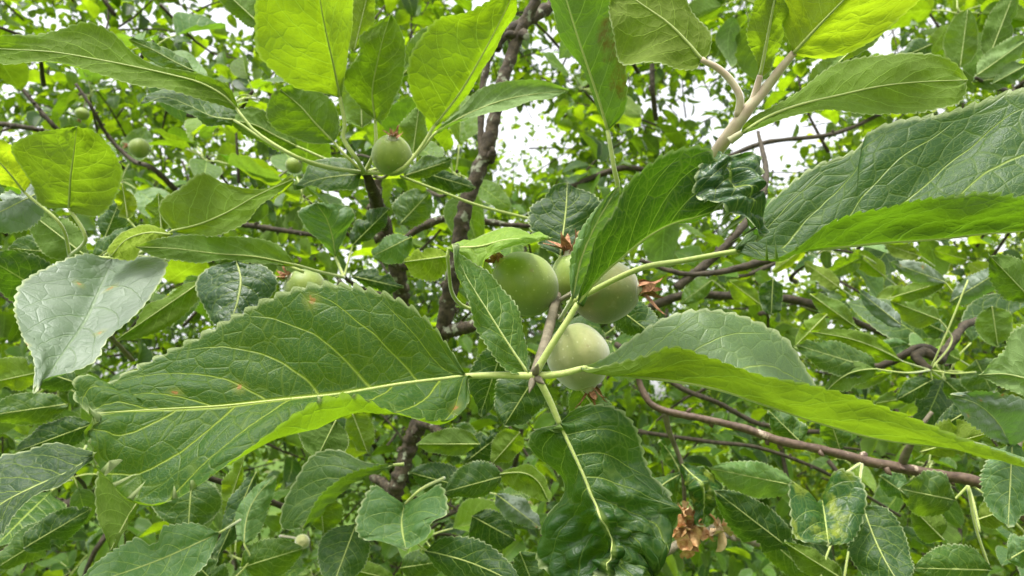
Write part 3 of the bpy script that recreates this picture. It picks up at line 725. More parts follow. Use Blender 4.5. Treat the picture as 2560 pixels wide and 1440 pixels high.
# ---- leaf with painted grey sheen and the long narrow one, left of centre
H = empty('leafy_spur', P(860, 695, 0.36), 'leafy spur left of centre with a narrow translucent leaf and a broad silvery leaf', 'leafy spur')
HA = (860, 693, 0.36)
leaf(H, 'mid', (0.315, 0.27), [(742, 663), (640, 642), (540, 634), (440, 622), (343, 617)],
     [(742, 660), (702, 618), (640, 601), (560, 591), (480, 587), (410, 596), (343, 615)],
     [(742, 666), (660, 662), (560, 652), (440, 646), (380, 631), (343, 619)],
     e=(0.006, -0.004), under=True, teeth=26, amp=0.0007, pet=[(800, 680, 0.335), HA], label='narrow translucent leaf lying almost level')
leaf(H, 'lime', (0.285, 0.285), [(426, 586), (370, 582), (315, 600), (276, 642)],
     [(426, 583), (370, 571), (310, 577), (280, 605), (271, 640)], [(426, 589), (375, 602), (352, 628), (330, 650), (278, 646)],
     e=(0.008, -0.004), under=True, teeth=10, amp=0.0005, label='curled yellow leaf end')
leaf(H, 'painted_sheen', (0.305, 0.215), [(283, 645), (250, 720), (215, 800), (160, 880), (85, 985)],
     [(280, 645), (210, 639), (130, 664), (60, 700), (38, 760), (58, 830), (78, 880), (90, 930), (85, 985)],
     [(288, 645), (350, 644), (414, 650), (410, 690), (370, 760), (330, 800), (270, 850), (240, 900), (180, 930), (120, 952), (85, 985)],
     e=(-0.006, 0.002), teeth=26, amp=0.0009, quilt=0.0011, midrib=False, label='broad silvery leaf, sky sheen painted into its colour', pet=[(330, 640, 0.30), (420, 650, 0.34)])
leaf(H, 'darkgloss', (0.34, 0.315), [(592, 655), (602, 700), (592, 760), (568, 825)],
     [(590, 655), (520, 668), (488, 710), (508, 770), (540, 812), (568, 825)],
     [(596, 655), (652, 660), (692, 700), (682, 735), (632, 780), (568, 825)],
     e=(0.010, 0.010), teeth=18, amp=0.0008, quilt=0.0018, label='dark glossy quilted leaf', pet=[(640, 640, 0.35), (760, 680, 0.36)])
qleaf(H, 'young', 510, 700, 290, 850, 25, 45, 0.35, 0.32, under=True)
qleaf(H, 'pale', 500, 690, 430, 820, 40, 30, 0.38, 0.37, under=True)
leaf(H, 'pale', (0.37, 0.36), [(838, 642), (830, 590), (815, 545), (790, 508)], [(838, 642), (800, 602), (765, 570), (745, 530), (790, 506)],
     [(840, 642), (862, 590), (886, 540), (870, 515), (790, 506)], e=(-0.006, 0.006), teeth=14, amp=0.0007, pet=[HA])
qleaf(H, 'dark', 882, 612, 975, 520, 20, 40, 0.37, under=False, pet=[HA])
qleaf(H, 'dark', 880, 690, 1010, 720, 25, 28, 0.40)
qleaf(H, 'dark', 700, 800, 560, 860, 40, 40, 0.42)
tube('stem', [P(860, 693, 0.36), P(900, 720, 0.40), P(960, 740, 0.48)], [0.0010, 0.0016, 0.0022], M['bark'], H, H.location, rough=0.3)

# ---- lower left
B = empty('leafy_spur', P(480, 1180, 0.36), 'leafy spur at lower left, large dull green leaves under the biggest leaf', 'leafy spur')
leaf(B, 'dark', (0.30, 0.27), [(238, 1138), (170, 1180), (90, 1215), (0, 1262), (-70, 1330)],
     [(236, 1130), (180, 1118), (110, 1116), (50, 1130), (0, 1145), (-80, 1240), (-70, 1330)],
     [(240, 1142), (180, 1188), (100, 1235), (40, 1275), (10, 1340), (-70, 1335)], e=(0.012, -0.006), teeth=16, label='grey-green leaf cut by the left edge, lower left', pet=[(300, 1120, 0.33)])
leaf(B, 'young', (0.29, 0.27), [(356, 1236), (315, 1302), (276, 1376)], [(352, 1222), (255, 1165), (238, 1270), (276, 1376)], [(360, 1236), (322, 1304), (276, 1378)],
     e=(0.002, -0.004), teeth=16, under=True, pet=[(380, 1200, 0.31)])
qleaf(B, 'pale', 548, 1332, 185, 1470, 75, 75, 0.29, 0.25, bend=-10, e=(0.004, -0.006), label='broad dull green leaf along the bottom edge, lower left', pet=[(560, 1325), (600, 1300, 0.33)])
qleaf(B, 'dark', 480, 1190, 470, 1330, 95, 80, 0.36, 0.35)
qleaf(B, 'darkgloss', 640, 1180, 540, 1400, 30, 24, 0.36, 0.35)
qleaf(B, 'pale', 610, 1360, 690, 1190, 45, 25, 0.34, 0.36, bend=-25, pet=[(625, 1400), (560, 1470)])
qleaf(B, 'young', 560, 1300, 615, 1130, 20, 30, 0.37, under=True)
leaf(B, 'dark', (0.34, 0.33), [(985, 1162), (880, 1200), (810, 1255), (755, 1320)] [::1],
     [(985, 1160), (905, 1155), (832, 1126), (778, 1140), (735, 1210), (705, 1270), (700, 1318), (755, 1322)],
     [(988, 1164), (890, 1212), (822, 1270), (758, 1330)], R2=[(988, 1160), (880, 1180), (800, 1240), (757, 1322)], e=(0.010, -0.006), e2=-0.004, ref='L', teeth=18, label='dark leaf with a pale rolled edge', pet=[(1010, 1160)])
qleaf(B, 'young', 800, 1240, 810, 1340, 35, 55, 0.36, under=True)
qleaf(B, 'dark', 840, 1050, 790, 1150, 80, 55, 0.36, 0.35, under=True)
qleaf(B, 'young', 880, 1030, 920, 1135, 35, 40, 0.37, under=True)
qleaf(B, 'dark', 170, 1010, -40, 1040, 40, 40, 0.36, 0.34)
qleaf(B, 'young', 100, 930, -40, 960, 50, 35, 0.37, under=True)
qleaf(B, 'dark', 230, 1060, 40, 1130, 40, 40, 0.36, 0.35)
qleaf(B, 'dark', 60, 1370, 230, 1270, 40, 40, 0.36)
qleaf(B, 'dark', 200, 960, 20, 900, 40, 40, 0.40)
qleaf(B, 'dark', 150, 1320, -10, 1420, 50, 40, 0.38)
qleaf(B, 'mid', 600, 1420, 760, 1370, 50, 50, 0.34)
qleaf(B, 'dark', 560, 1480, 480, 1400, 50, 60, 0.33)
tube('stem', [P(300, 1120, 0.38), P(480, 1180, 0.37), P(620, 1230, 0.40), P(760, 1290, 0.46)], [0.0012, 0.0016, 0.0022], M['barkdark'], B, B.location, rough=0.3)

# ---- bottom centre
C = empty('leafy_spur', P(1190, 1225, 0.38), 'leafy spur at bottom centre with a notched pale leaf hanging below it', 'leafy spur')
CA = (1190, 1228, 0.38)
leaf(C, 'pale', (0.33, 0.305), [(1010, 1262), (1004, 1310), (1016, 1378)],
     [(1006, 1262), (968, 1226), (935, 1214), (900, 1268), (890, 1310), (902, 1346), (960, 1346), (1016, 1378)],
     [(1014, 1262), (1062, 1236), (1100, 1212), (1117, 1280), (1078, 1300), (1070, 1335), (1042, 1362), (1016, 1378)],
     e=(-0.004, -0.006), teeth=18, label='pale notched leaf hanging tip down', pet=[(1050, 1225), (1110, 1195, 0.36)])
qleaf(C, 'dark', 890, 1310, 830, 1470, 70, 60, 0.34, 0.32, pet=[(940, 1240, 0.37)])
qleaf(C, 'dark', 1062, 1376, 1310, 1470, 60, 60, 0.32, 0.29, bend=-12, pet=[(1040, 1355), (1050, 1320, 0.36)])
qleaf(C, 'dark', 1260, 1190, 1110, 1230, 55, 35, 0.36, 0.35, pet=[CA])
qleaf(C, 'young', 1250, 1185, 1372, 1255, 45, 15, 0.34, 0.33, under=True, bend=-35)
qleaf(C, 'painted_sheen', 1240, 1235, 1352, 1320, 32, 30, 0.35, 0.34, pet=[CA])
qleaf(C, 'dark', 1180, 1290, 1290, 1350, 70, 40, 0.40)
qleaf(C, 'dark', 1170, 1220, 1020, 1180, 45, 40, 0.40)
qleaf(C, 'mid', 1200, 1110, 1040, 1110, 40, 30, 0.40, under=True)
qleaf(C, 'dark', 1170, 1150, 1260, 1080, 35, 40, 0.41)
qleaf(C, 'young', 1300, 1080, 1230, 1160, 40, 35, 0.40, under=True)
qleaf(C, 'dark', 1130, 1060, 1180, 1140, 40, 40, 0.42)
qleaf(C, 'dark', 1000, 1420, 1130, 1400, 40, 40, 0.36)
qleaf(C, 'young', 860, 1420, 990, 1450, 30, 30, 0.36, under=True)
qleaf(C, 'dark', 1300, 1380, 1340, 1480, 45, 45, 0.38)
tube('stem', [P(1190, 1228, 0.38), P(1120, 1232, 0.385), P(1060, 1260, 0.40), P(1000, 1270, 0.43)], [0.0012, 0.0015, 0.002], M['barkdark'], C, C.location, rough=0.3)

# ---- reddish twig lower right and its leaves
T = empty('branch', P(2100, 1135, 0.33), 'reddish brown twig running down to the right across the lower right, leaves hanging from it', 'branch')
tw = [P(1592, 935, 0.345), P(1600, 960, 0.345), P(1622, 1005, 0.342), P(1660, 1026, 0.34), P(1750, 1045, 0.337), P(1850, 1068, 0.335), P(1950, 1102, 0.33), P(2080, 1130, 0.328), P(2200, 1160, 0.325), P(2350, 1188, 0.32), P(2430, 1202, 0.318), P(2500, 1240, 0.315), P(2600, 1320, 0.31)]
tube('stem', tw, [0.0016, 0.0019, 0.0021, 0.0023, 0.0027, 0.0032], M['redtwig'], T, T.location, m=90, sides=10, rough=0.28)
tube('side_twig', [P(1662, 1030, 0.34), P(1672, 1075, 0.345), P(1690, 1120, 0.35), P(1705, 1165, 0.35), P(1712, 1260, 0.352)], [0.0017, 0.0012, 0.0010], M['greytwig'], T, T.location, rough=0.2)
tube('spur_twig', [P(2255, 1160, 0.325), P(2270, 1125, 0.318), P(2300, 1070, 0.31), P(2330, 1030, 0.31)], [0.0022, 0.0018, 0.0012, 0.0009], M['greytwig'], T, T.location, rough=0.2)
leaf(T, 'blotch', (0.30, 0.275), [(2056, 1246), (2062, 1295), (2072, 1362)],
     [(2050, 1246), (2020, 1262), (1982, 1200), (1978, 1262), (1990, 1342), (2072, 1364)],
     [(2060, 1244), (2100, 1176), (2150, 1200), (2162, 1272), (2132, 1350), (2072, 1364)],
     e=(-0.004, 0.003), teeth=18, label='yellow-blotched leaf hanging under the twig', pet=[(2100, 1195), (2150, 1158, 0.325)], petr=0.0006)
qleaf(T, 'dark', 2158, 1268, 2262, 1480, 75, 75, 0.30, 0.27, bend=10, pet=[(2150, 1215), (2155, 1160, 0.325)], label='long grey-green leaf hanging at bottom right')
qleaf(T, 'dark', 2385, 1250, 2248, 1222, 62, 62, 0.31, 0.30, e=(0.004, 0.004), pet=[(2420, 1215)], label='round dark leaf under the twig')
qleaf(T, 'mid', 2475, 1425, 2280, 1420, 62, 90, 0.29, 0.28, pet=[(2440, 1320), (2420, 1215)])
qleaf(T, 'dark', 1975, 1372, 1785, 1225, 50, 60, 0.33, 0.32)
qleaf(T, 'pale', 1990, 1215, 1772, 1170, 40, 50, 0.36, 0.34)
qleaf(T, 'young', 2360, 1350, 2280, 1270, 40, 40, 0.34, under=True)
qleaf(T, 'mid', 2008, 1112, 1920, 1025, 35, 34, 0.335, 0.34, pet=[(2020, 1120)])
qleaf(T, 'mid', 2100, 1125, 2070, 1030, 38, 36, 0.335, 0.33, pet=[(2110, 1140)])
qleaf(T, 'pale', 2200, 1190, 2270, 1240, 30, 30, 0.38)
qleaf(T, 'pale', 2530, 1110, 2520, 1320, 75, 70, 0.30, 0.28)
qleaf(T, 'mid', 1900, 1330, 2040, 1450, 40, 40, 0.36)
qleaf(T, 'yellow', 2300, 1130, 2480, 1080, 25, 60, 0.33, 0.32, under=True)
qleaf(T, 'yellow', 2440, 1300, 2560, 1260, 40, 40, 0.35, under=True)
qleaf(T, 'pale', 2520, 1400, 2620, 1340, 50, 50, 0.33)
qleaf(T, 'young', 2110, 1450, 1960, 1355, 25, 30, 0.31, under=True)
for (a_, b_) in (((2425, 1210, 0.318), (2560, 1330, 0.30)), ((2420, 1212, 0.318), (2450, 1330, 0.30)), ((2110, 1450, 0.31), (2130, 1345, 0.32)), ((2050, 1450, 0.31), (2085, 1345, 0.32))):
    tube('leaf_stalk', [P(*a_), (P(*a_) + P(*b_)) / 2 + UP * 0.002, P(*b_)], [0.0006, 0.0005], M['petiole'], T, T.location, m=10)

def buds(par, path, n, rad, size, mat):
    q = resample(np.array(path), 200)
    for k in range(n):
        i = random.randrange(8, 180)
        t = q[i + 3] - q[i - 3]; t /= np.linalg.norm(t)
        b = rng.normal(size=3); b -= t * (b @ t); b /= np.linalg.norm(b)
        p0 = q[i] + b * rad * 0.6
        sz = size * random.uniform(0.7, 1.5)
        V, F = tube_np(resample(np.array([p0, p0 + b * sz * 0.6 + t * sz * 0.2, p0 + b * sz + t * sz * 0.7]), 6), np.array([0.55, 0.5, 0.5, 0.4, 0.25, 0.06]) * sz, 7, 0.3, k)
        mesh_np('bud', V, F, M[mat], par, origin=par.location)
buds(T, tw, 15, 0.0028, 0.0028, 'redtwig')
# curled, galled leaves and dried blossom below the reddish twig
leaf(T, 'blotch', (0.34, 0.335), [(1705, 1160), (1740, 1200), (1760, 1250), (1755, 1310)], [(1700, 1165), (1715, 1215), (1725, 1265), (1755, 1312)], [(1712, 1158), (1770, 1175), (1795, 1240), (1757, 1312)],
     e=(0.010, 0.014), bow=-0.006, crumple=0.004, cstart=0.0, teeth=10, nu=70, label='curled blistered bright green leaf')
leaf(T, 'blotch', (0.345, 0.34), [(1700, 1185), (1660, 1210), (1630, 1240), (1625, 1290)], [(1698, 1180), (1650, 1195), (1610, 1215), (1625, 1290)], [(1702, 1190), (1690, 1250), (1660, 1290), (1625, 1292)],
     e=(0.006, 0.004), crumple=0.002, cstart=0.0, teeth=10, nu=70)
leaf(T, 'blotch', (0.35, 0.35), [(1700, 1185), (1685, 1150), (1665, 1120), (1648, 1100)], [(1698, 1190), (1672, 1150), (1655, 1120), (1648, 1100)], [(1704, 1180), (1700, 1150), (1675, 1120), (1648, 1100)],
     e=(0.004, 0.004), crumple=0.003, cstart=0.0, teeth=8, nu=60)
def petals(name, centre, spread, n, size, mat, parent):
    parts = []
    c0 = P(*centre)
    for i in range(n):
        c = c0 + np.array([random.gauss(0, 1) * spread * 0.55, random.gauss(0, 1) * spread * 0.5, random.gauss(0, 1) * spread])
        ax = rng.normal(size=3); ax /= np.linalg.norm(ax)
        b = rng.normal(size=3); b -= ax * (b @ ax); b /= np.linalg.norm(b); nn = np.cross(ax, b)
        g = []
        for iu in range(5):
            for iv in range(5):
                uu, vv = iu / 4, iv / 2 - 1
                w = math.sin(math.pi * (0.08 + 0.86 * uu))**0.8 * 0.55
                z = 0.35 * vv * vv - 0.4 * uu * uu + 0.16 * mnoise.noise((uu * 4 + i, vv * 3, i * 0.7))
                g.append(c + size * (ax * uu + b * vv * w + nn * z * 0.8))
        idx = np.arange(25).reshape(5, 5)
        F = np.concatenate([np.stack([idx[:-1, :-1], idx[1:, :-1], idx[1:, 1:]], -1).reshape(-1, 3), np.stack([idx[:-1, :-1], idx[1:, 1:], idx[:-1, 1:]], -1).reshape(-1, 3)])
        parts.append((np.array(g), F))
    V, F = join_np(parts)
    return mesh_np(name, V, F, mat, parent, origin=parent.location)
DB = empty('dried_blossom', P(1712, 1270, 0.345), 'withered brown blossom hanging from the thin side twig beside the curled leaves', 'dried blossom')
petals('petals', (1722, 1316, 0.342), 0.0052, 40, 0.0076, M['dry'], DB)
petals('sepals', (1708, 1285, 0.343), 0.003, 8, 0.005, M['drypale'], DB)
tube('stalk', [P(1710, 1255, 0.350), P(1712, 1285, 0.345), P(1718, 1310, 0.343)], [0.0006, 0.0007], M['dry'], DB, DB.location, m=8)
DB2 = empty('dried_blossom', P(1795, 1300, 0.345), 'single papery pale brown petal to the right of the withered blossom', 'dried blossom')
petals('petals', (1797, 1318, 0.343), 0.003, 6, 0.0095, M['drypale'], DB2)
tube('stalk', [P(1760, 1275, 0.350), P(1785, 1295, 0.346), P(1795, 1315, 0.343)], [0.0005, 0.0005], M['dry'], DB2, DB2.location, m=8)

# ---- right edge and right middle
R1 = empty('leafy_spur', P(2560, 1090, 0.30), 'leafy spur at the right edge with a silvery leaf and a pale veined leaf', 'leafy spur')
leaf(R1, 'pale', (0.27, 0.255), [(2640, 965), (2560, 945), (2510, 935), (2448, 937)], [(2640, 850), (2600, 815), (2545, 820), (2500, 880), (2448, 935)], [(2640, 1010), (2580, 995), (2510, 972), (2448, 939)],
     e=(0.006, 0.0), under=True, teeth=18, label='pale green veined underside cut by the right edge')
leaf(R1, 'painted_sheen', (0.30, 0.26), [(2520, 1112), (2500, 1065), (2450, 1015), (2378, 988)], [(2518, 1112), (2470, 1092), (2420, 1052), (2378, 992)], [(2524, 1112), (2580, 1075), (2580, 1010), (2460, 978), (2378, 986)],
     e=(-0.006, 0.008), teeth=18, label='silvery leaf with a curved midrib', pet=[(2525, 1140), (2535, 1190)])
qleaf(R1, 'mid', 2580, 750, 2475, 640, 60, 50, 0.32, 0.31, under=True)
qleaf(R1, 'dark', 2450, 1010, 2330, 1080, 30, 30, 0.36)
tube('stem', [P(2535, 1190, 0.30), P(2550, 1100, 0.305), P(2600, 900, 0.33), P(2640, 760, 0.36)], [0.0012, 0.0016, 0.002], M['greytwig'], R1, R1.location, rough=0.2)

RM = empty('leafy_spur', P(2330, 905, 0.42), 'leafy spurs at right between the two big leaves, long petioles meeting at a dark knuckle', 'leafy spur')
RA = (2325, 925, 0.42)
qleaf(RM, 'dark', 2185, 922, 1990, 862, 38, 42, 0.38, 0.36, e=(0.008, -0.004), pet=[(2260, 932), RA], label='dull dark leaf just above the long folded leaf')
qleaf(RM, 'young', 2260, 905, 2025, 830, 26, 22, 0.40, 0.37, under=True, bend=15, pet=[RA])
qleaf(RM, 'young', 2068, 785, 1985, 868, 26, 26, 0.39, under=True)
qleaf(RM, 'mid', 2195, 922, 2060, 985, 30, 30, 0.37, under=True, bend=20)
qleaf(RM, 'painted_sheen', 2362, 705, 2225, 655, 26, 26, 0.42, 0.40, pet=[(2390, 740)])
qleaf(RM, 'young', 2225, 745, 2375, 700, 20, 22, 0.42, under=True)
qleaf(RM, 'painted_sheen', 2252, 812, 2147, 728, 22, 24, 0.41)
qleaf(RM, 'painted_sheen', 2375, 755, 2520, 665, 36, 30, 0.42, 0.40, label='silvery notched leaf near the right edge')
qleaf(RM, 'mid', 2480, 765, 2495, 868, 48, 46, 0.41, under=True)
qleaf(RM, 'mid', 2350, 800, 2225, 752, 28, 40, 0.43, under=True, pet=[(2380, 850), RA])
qleaf(RM, 'dark', 1932, 698, 1928, 790, 34, 30, 0.42)
qleaf(RM, 'mid', 2025, 735, 2150, 825, 20, 26, 0.41, under=True)
qleaf(RM, 'dark', 2440, 900, 2480, 980, 60, 50, 0.42)
qleaf(RM, 'mid', 2330, 950, 2240, 1000, 30, 30, 0.42, pet=[RA])
qleaf(RM, 'dark', 2360, 950, 2440, 1020, 30, 30, 0.43, pet=[RA])
qleaf(RM, 'young', 2060, 900, 2010, 800, 16, 26, 0.44, under=True)
qleaf(RM, 'dark', 2360, 830, 2300, 800, 26, 26, 0.46)
qleaf(RM, 'dark', 1960, 1000, 1880, 960, 30, 30, 0.44)
for a_ in ((2100, 720, 2010, 655, 24, 26, 0.56, 'yellow'), (2210, 690, 2130, 625, 24, 22, 0.60, 'lime'), (2300, 640, 2210, 610, 20, 24, 0.62, 'yellow'), (2420, 650, 2330, 625, 24, 20, 0.60, 'young'), (2160, 640, 2060, 690, 22, 22, 0.58, 'young'),
           (2260, 720, 2180, 770, 24, 20, 0.55, 'yellow'), (1900, 760, 1820, 700, 24, 26, 0.56, 'young'), (1780, 700, 1700, 760, 26, 24, 0.58, 'young'), (2010, 620, 1930, 680, 22, 20, 0.6, 'lime'), (2400, 900, 2300, 850, 28, 26, 0.5, 'mid'),
           (2120, 960, 2230, 930, 22, 22, 0.5, 'young'), (2290, 990, 2180, 1010, 24, 24, 0.5, 'mid'), (1850, 800, 1740, 790, 26, 22, 0.55, 'mid'), (2500, 700, 2420, 660, 26, 24, 0.58, 'yellow'), (2270, 860, 2180, 880, 22, 20, 0.47, 'pale')):
    qleaf(RM, a_[7], *a_[:7], a_[6] + random.uniform(-0.02, 0.02), under=random.random() < 0.6, nu=48, nv=4, e=(random.uniform(-0.008, 0.01), random.uniform(-0.008, 0.01)), pet=[(a_[0] + (a_[0] - a_[2]) * 0.4, a_[1] + 25, a_[6] + 0.03)])
tube('stem', [P(2325, 925, 0.42), P(2290, 895, 0.425), P(2310, 880, 0.43), P(2350, 900, 0.43), P(2362, 880, 0.44), P(2410, 815, 0.46), P(2440, 805, 0.48)], [0.0026, 0.0032, 0.003, 0.003, 0.0026, 0.003], M['barkdark'], RM, RM.location, m=40, rough=0.5)
tube('twig', [P(2362, 890, 0.435), P(2300, 870, 0.44), P(2200, 915, 0.45), P(2100, 905, 0.47)], [0.003, 0.0026, 0.002], M['barkdark'], RM, RM.location, m=30, rough=0.4)
for q in ((2420, 700), (2440, 930)):
    tube('leaf_stalk', [P(2325, 925, 0.42), P((2325 + q[0]) / 2, (925 + q[1]) / 2 + 6, 0.415), P(q[0], q[1], 0.415)], [0.0006, 0.0005], M['petiole'], RM, RM.location, m=10)

TR = empty('leafy_spur', P(2480, 200, 0.55), 'leafy spur in the upper right corner, soft green leaves above the big dark leaf', 'leafy spur')
qleaf(TR, 'mid', 2400, 170, 2420, 20, 40, 50, 0.52, under=True)
qleaf(TR, 'pale', 2440, 190, 2580, 90, 30, 34, 0.50, under=True)
qleaf(TR, 'mid', 2470, 150, 2540, -30, 40, 40, 0.52, under=True)
qleaf(TR, 'dark', 2430, 205, 2540, 190, 26, 30, 0.54)
qleaf(TR, 'dark', 2330, 110, 2240, 150, 26, 26, 0.55)
qleaf(TR, 'pale', 2570, 160, 2480, 210, 24, 24, 0.5, under=True)
tube('stem', [P(2440, 195, 0.53), P(2480, 215, 0.56), P(2560, 240, 0.62)], [0.0012, 0.002, 0.003], M['barkdark'], TR, TR.location, rough=0.3)

# ------------------------------------------------------------------ branches near the camera
def branch(pts, radii, mat, label, side=(), m=70, rough=0.3):
    e = empty('branch', P(*pts[0]), label, 'branch')
    tube('stem', [P(*p) for p in pts], radii, M[mat], e, e.location, m=m, sides=12, rough=rough)
    buds(e, [P(*p) for p in pts], 9, max(radii) * 0.9, max(radii) * 0.8, mat)
    for sp, sr in side:
        tube('side_twig', [P(*p) for p in sp], sr, M[mat], e, e.location, m=36, sides=8, rough=rough)
    return e
branch([(1372, -60, 0.46), (1330, 20, 0.46), (1290, 105, 0.46), (1255, 215, 0.455), (1228, 330, 0.45), (1200, 420, 0.45), (1165, 510, 0.45), (1148, 610, 0.455), (1128, 715, 0.46), (1108, 820, 0.47), (1085, 960, 0.49)],
       [0.0036, 0.0038, 0.0042, 0.0046, 0.0052, 0.0058, 0.005, 0.0046], 'bark', 'dark upright branch with grey lichen crossing the upper middle of the picture',
       side=[([(1420, -20, 0.5), (1370, 20, 0.49), (1300, 62, 0.48), (1250, 95, 0.475), (1238, 125, 0.475)], [0.0038, 0.0045, 0.0045]),
             ([(1238, 110, 0.475), (1215, 170, 0.47), (1205, 260, 0.465), (1202, 350, 0.46), (1210, 410, 0.45)], [0.0028, 0.0022, 0.0022]),
             ([(1222, 400, 0.45), (1232, 380, 0.445), (1228, 368, 0.445)], [0.004, 0.003, 0.0015]),
             ([(1110, 830, 0.47), (1150, 822, 0.46), (1190, 812, 0.45)], [0.005, 0.0045, 0.004])], m=120, rough=0.35)
branch([(1056, 1046, 0.52), (1030, 1095, 0.52), (1012, 1150, 0.52), (992, 1210, 0.52), (978, 1262, 0.53), (930, 1330, 0.56)], [0.0062, 0.0060, 0.0058, 0.0062, 0.007], 'bark',
       'mossy dark limb below the biggest leaf, forked at its foot', side=[([(1040, 1060, 0.52), (1075, 1062, 0.50), (1105, 1085, 0.49)], [0.005, 0.004, 0.003]), ([(985, 1235, 0.52), (955, 1205, 0.54), (930, 1195, 0.56)], [0.004, 0.003])], rough=0.5)
branch([(940, 440, 0.60), (938, 490, 0.60), (960, 560, 0.60), (985, 640, 0.62), (1000, 720, 0.64), (1005, 820, 0.68)], [0.0055, 0.0065, 0.0075, 0.008], 'bark',
       'thick lichened limb behind the small upright apple', side=[([(985, 620, 0.6), (1050, 570, 0.6), (1130, 545, 0.6), (1250, 560, 0.6), (1330, 565, 0.62)], [0.004, 0.0035, 0.003, 0.0022])], rough=0.5)
branch([(1690, 720, 0.50), (1740, 680, 0.5), (1800, 630, 0.5), (1850, 575, 0.5), (1900, 500, 0.52), (1915, 430, 0.55), (1895, 330, 0.6)], [0.0034, 0.0030, 0.0026, 0.0015], 'barkdark', 'dark forked twig rising behind the puckered leaf tip',
       side=[([(1600, 650, 0.5), (1700, 683, 0.5), (1800, 680, 0.49), (1900, 655, 0.48), (1968, 634, 0.48)], [0.0016, 0.002, 0.0026, 0.0036])])
branch([(20, 180, 0.8), (70, 240, 0.8), (130, 310, 0.8), (180, 360, 0.82)], [0.002, 0.0025, 0.003], 'barkdark', 'thin bare twig behind the round yellow-green leaf')
branch([(-40, 305, 0.75), (60, 318, 0.75), (140, 335, 0.76)], [0.003, 0.0026], 'barkdark', 'dark twig entering from the left edge')
branch([(190, 210, 0.7), (230, 270, 0.7), (270, 340, 0.72), (330, 400, 0.72), (380, 420, 0.7), (440, 475, 0.72)], [0.0016, 0.0022, 0.003], 'barkdark', 'twig carrying the small apple at left')
branch([(600, 560, 0.6), (700, 575, 0.6), (800, 590, 0.6)], [0.0026, 0.002], 'barkdark', 'thin twig above the narrow level leaf')
branch([(1560, 800, 0.64), (1700, 740, 0.6), (1800, 738, 0.6), (1950, 745, 0.6), (2060, 770, 0.62), (2200, 830, 0.66), (2320, 860, 0.72)], [0.004, 0.0036, 0.003], 'barkdark', 'dark twig right of the apples')
branch([(1540, 860, 0.6), (1700, 968, 0.55), (1800, 1010, 0.55), (1900, 1060, 0.55), (2100, 1080, 0.56), (2300, 1040, 0.6)], [0.0025, 0.002, 0.0015], 'barkdark', 'thin twig above the reddish twig')
branch([(1480, 1060, 0.66), (1640, 1085, 0.6), (1780, 1105, 0.6), (1900, 1120, 0.6), (2060, 1180, 0.62), (2250, 1290, 0.66)], [0.002, 0.0018, 0.0014], 'barkdark', 'brown twig behind the reddish twig')
branch([(1540, 1420, 0.55), (1650, 1385, 0.55), (1760, 1330, 0.56), (1900, 1360, 0.6)], [0.004, 0.0035, 0.003], 'greytwig', 'grey twig near the bottom behind the dried blossom')
branch([(110, 1255, 0.55), (180, 1262, 0.55), (260, 1255, 0.56), (330, 1220, 0.58)], [0.004, 0.0045, 0.005], 'barkdark', 'short dark broken twig at lower left')
branch([(1420, 470, 0.9), (1560, 420, 0.9), (1700, 440, 0.9), (1900, 360, 0.95), (2100, 330, 1.0), (2300, 230, 1.1)], [0.004, 0.0034, 0.0028], 'barkdark', 'dark twig against the sky behind the young shoot')
branch([(1630, 160, 0.8), (1632, 230, 0.8), (1640, 300, 0.82)], [0.003, 0.003], 'barkdark', 'short upright twig below the scorched leaf')

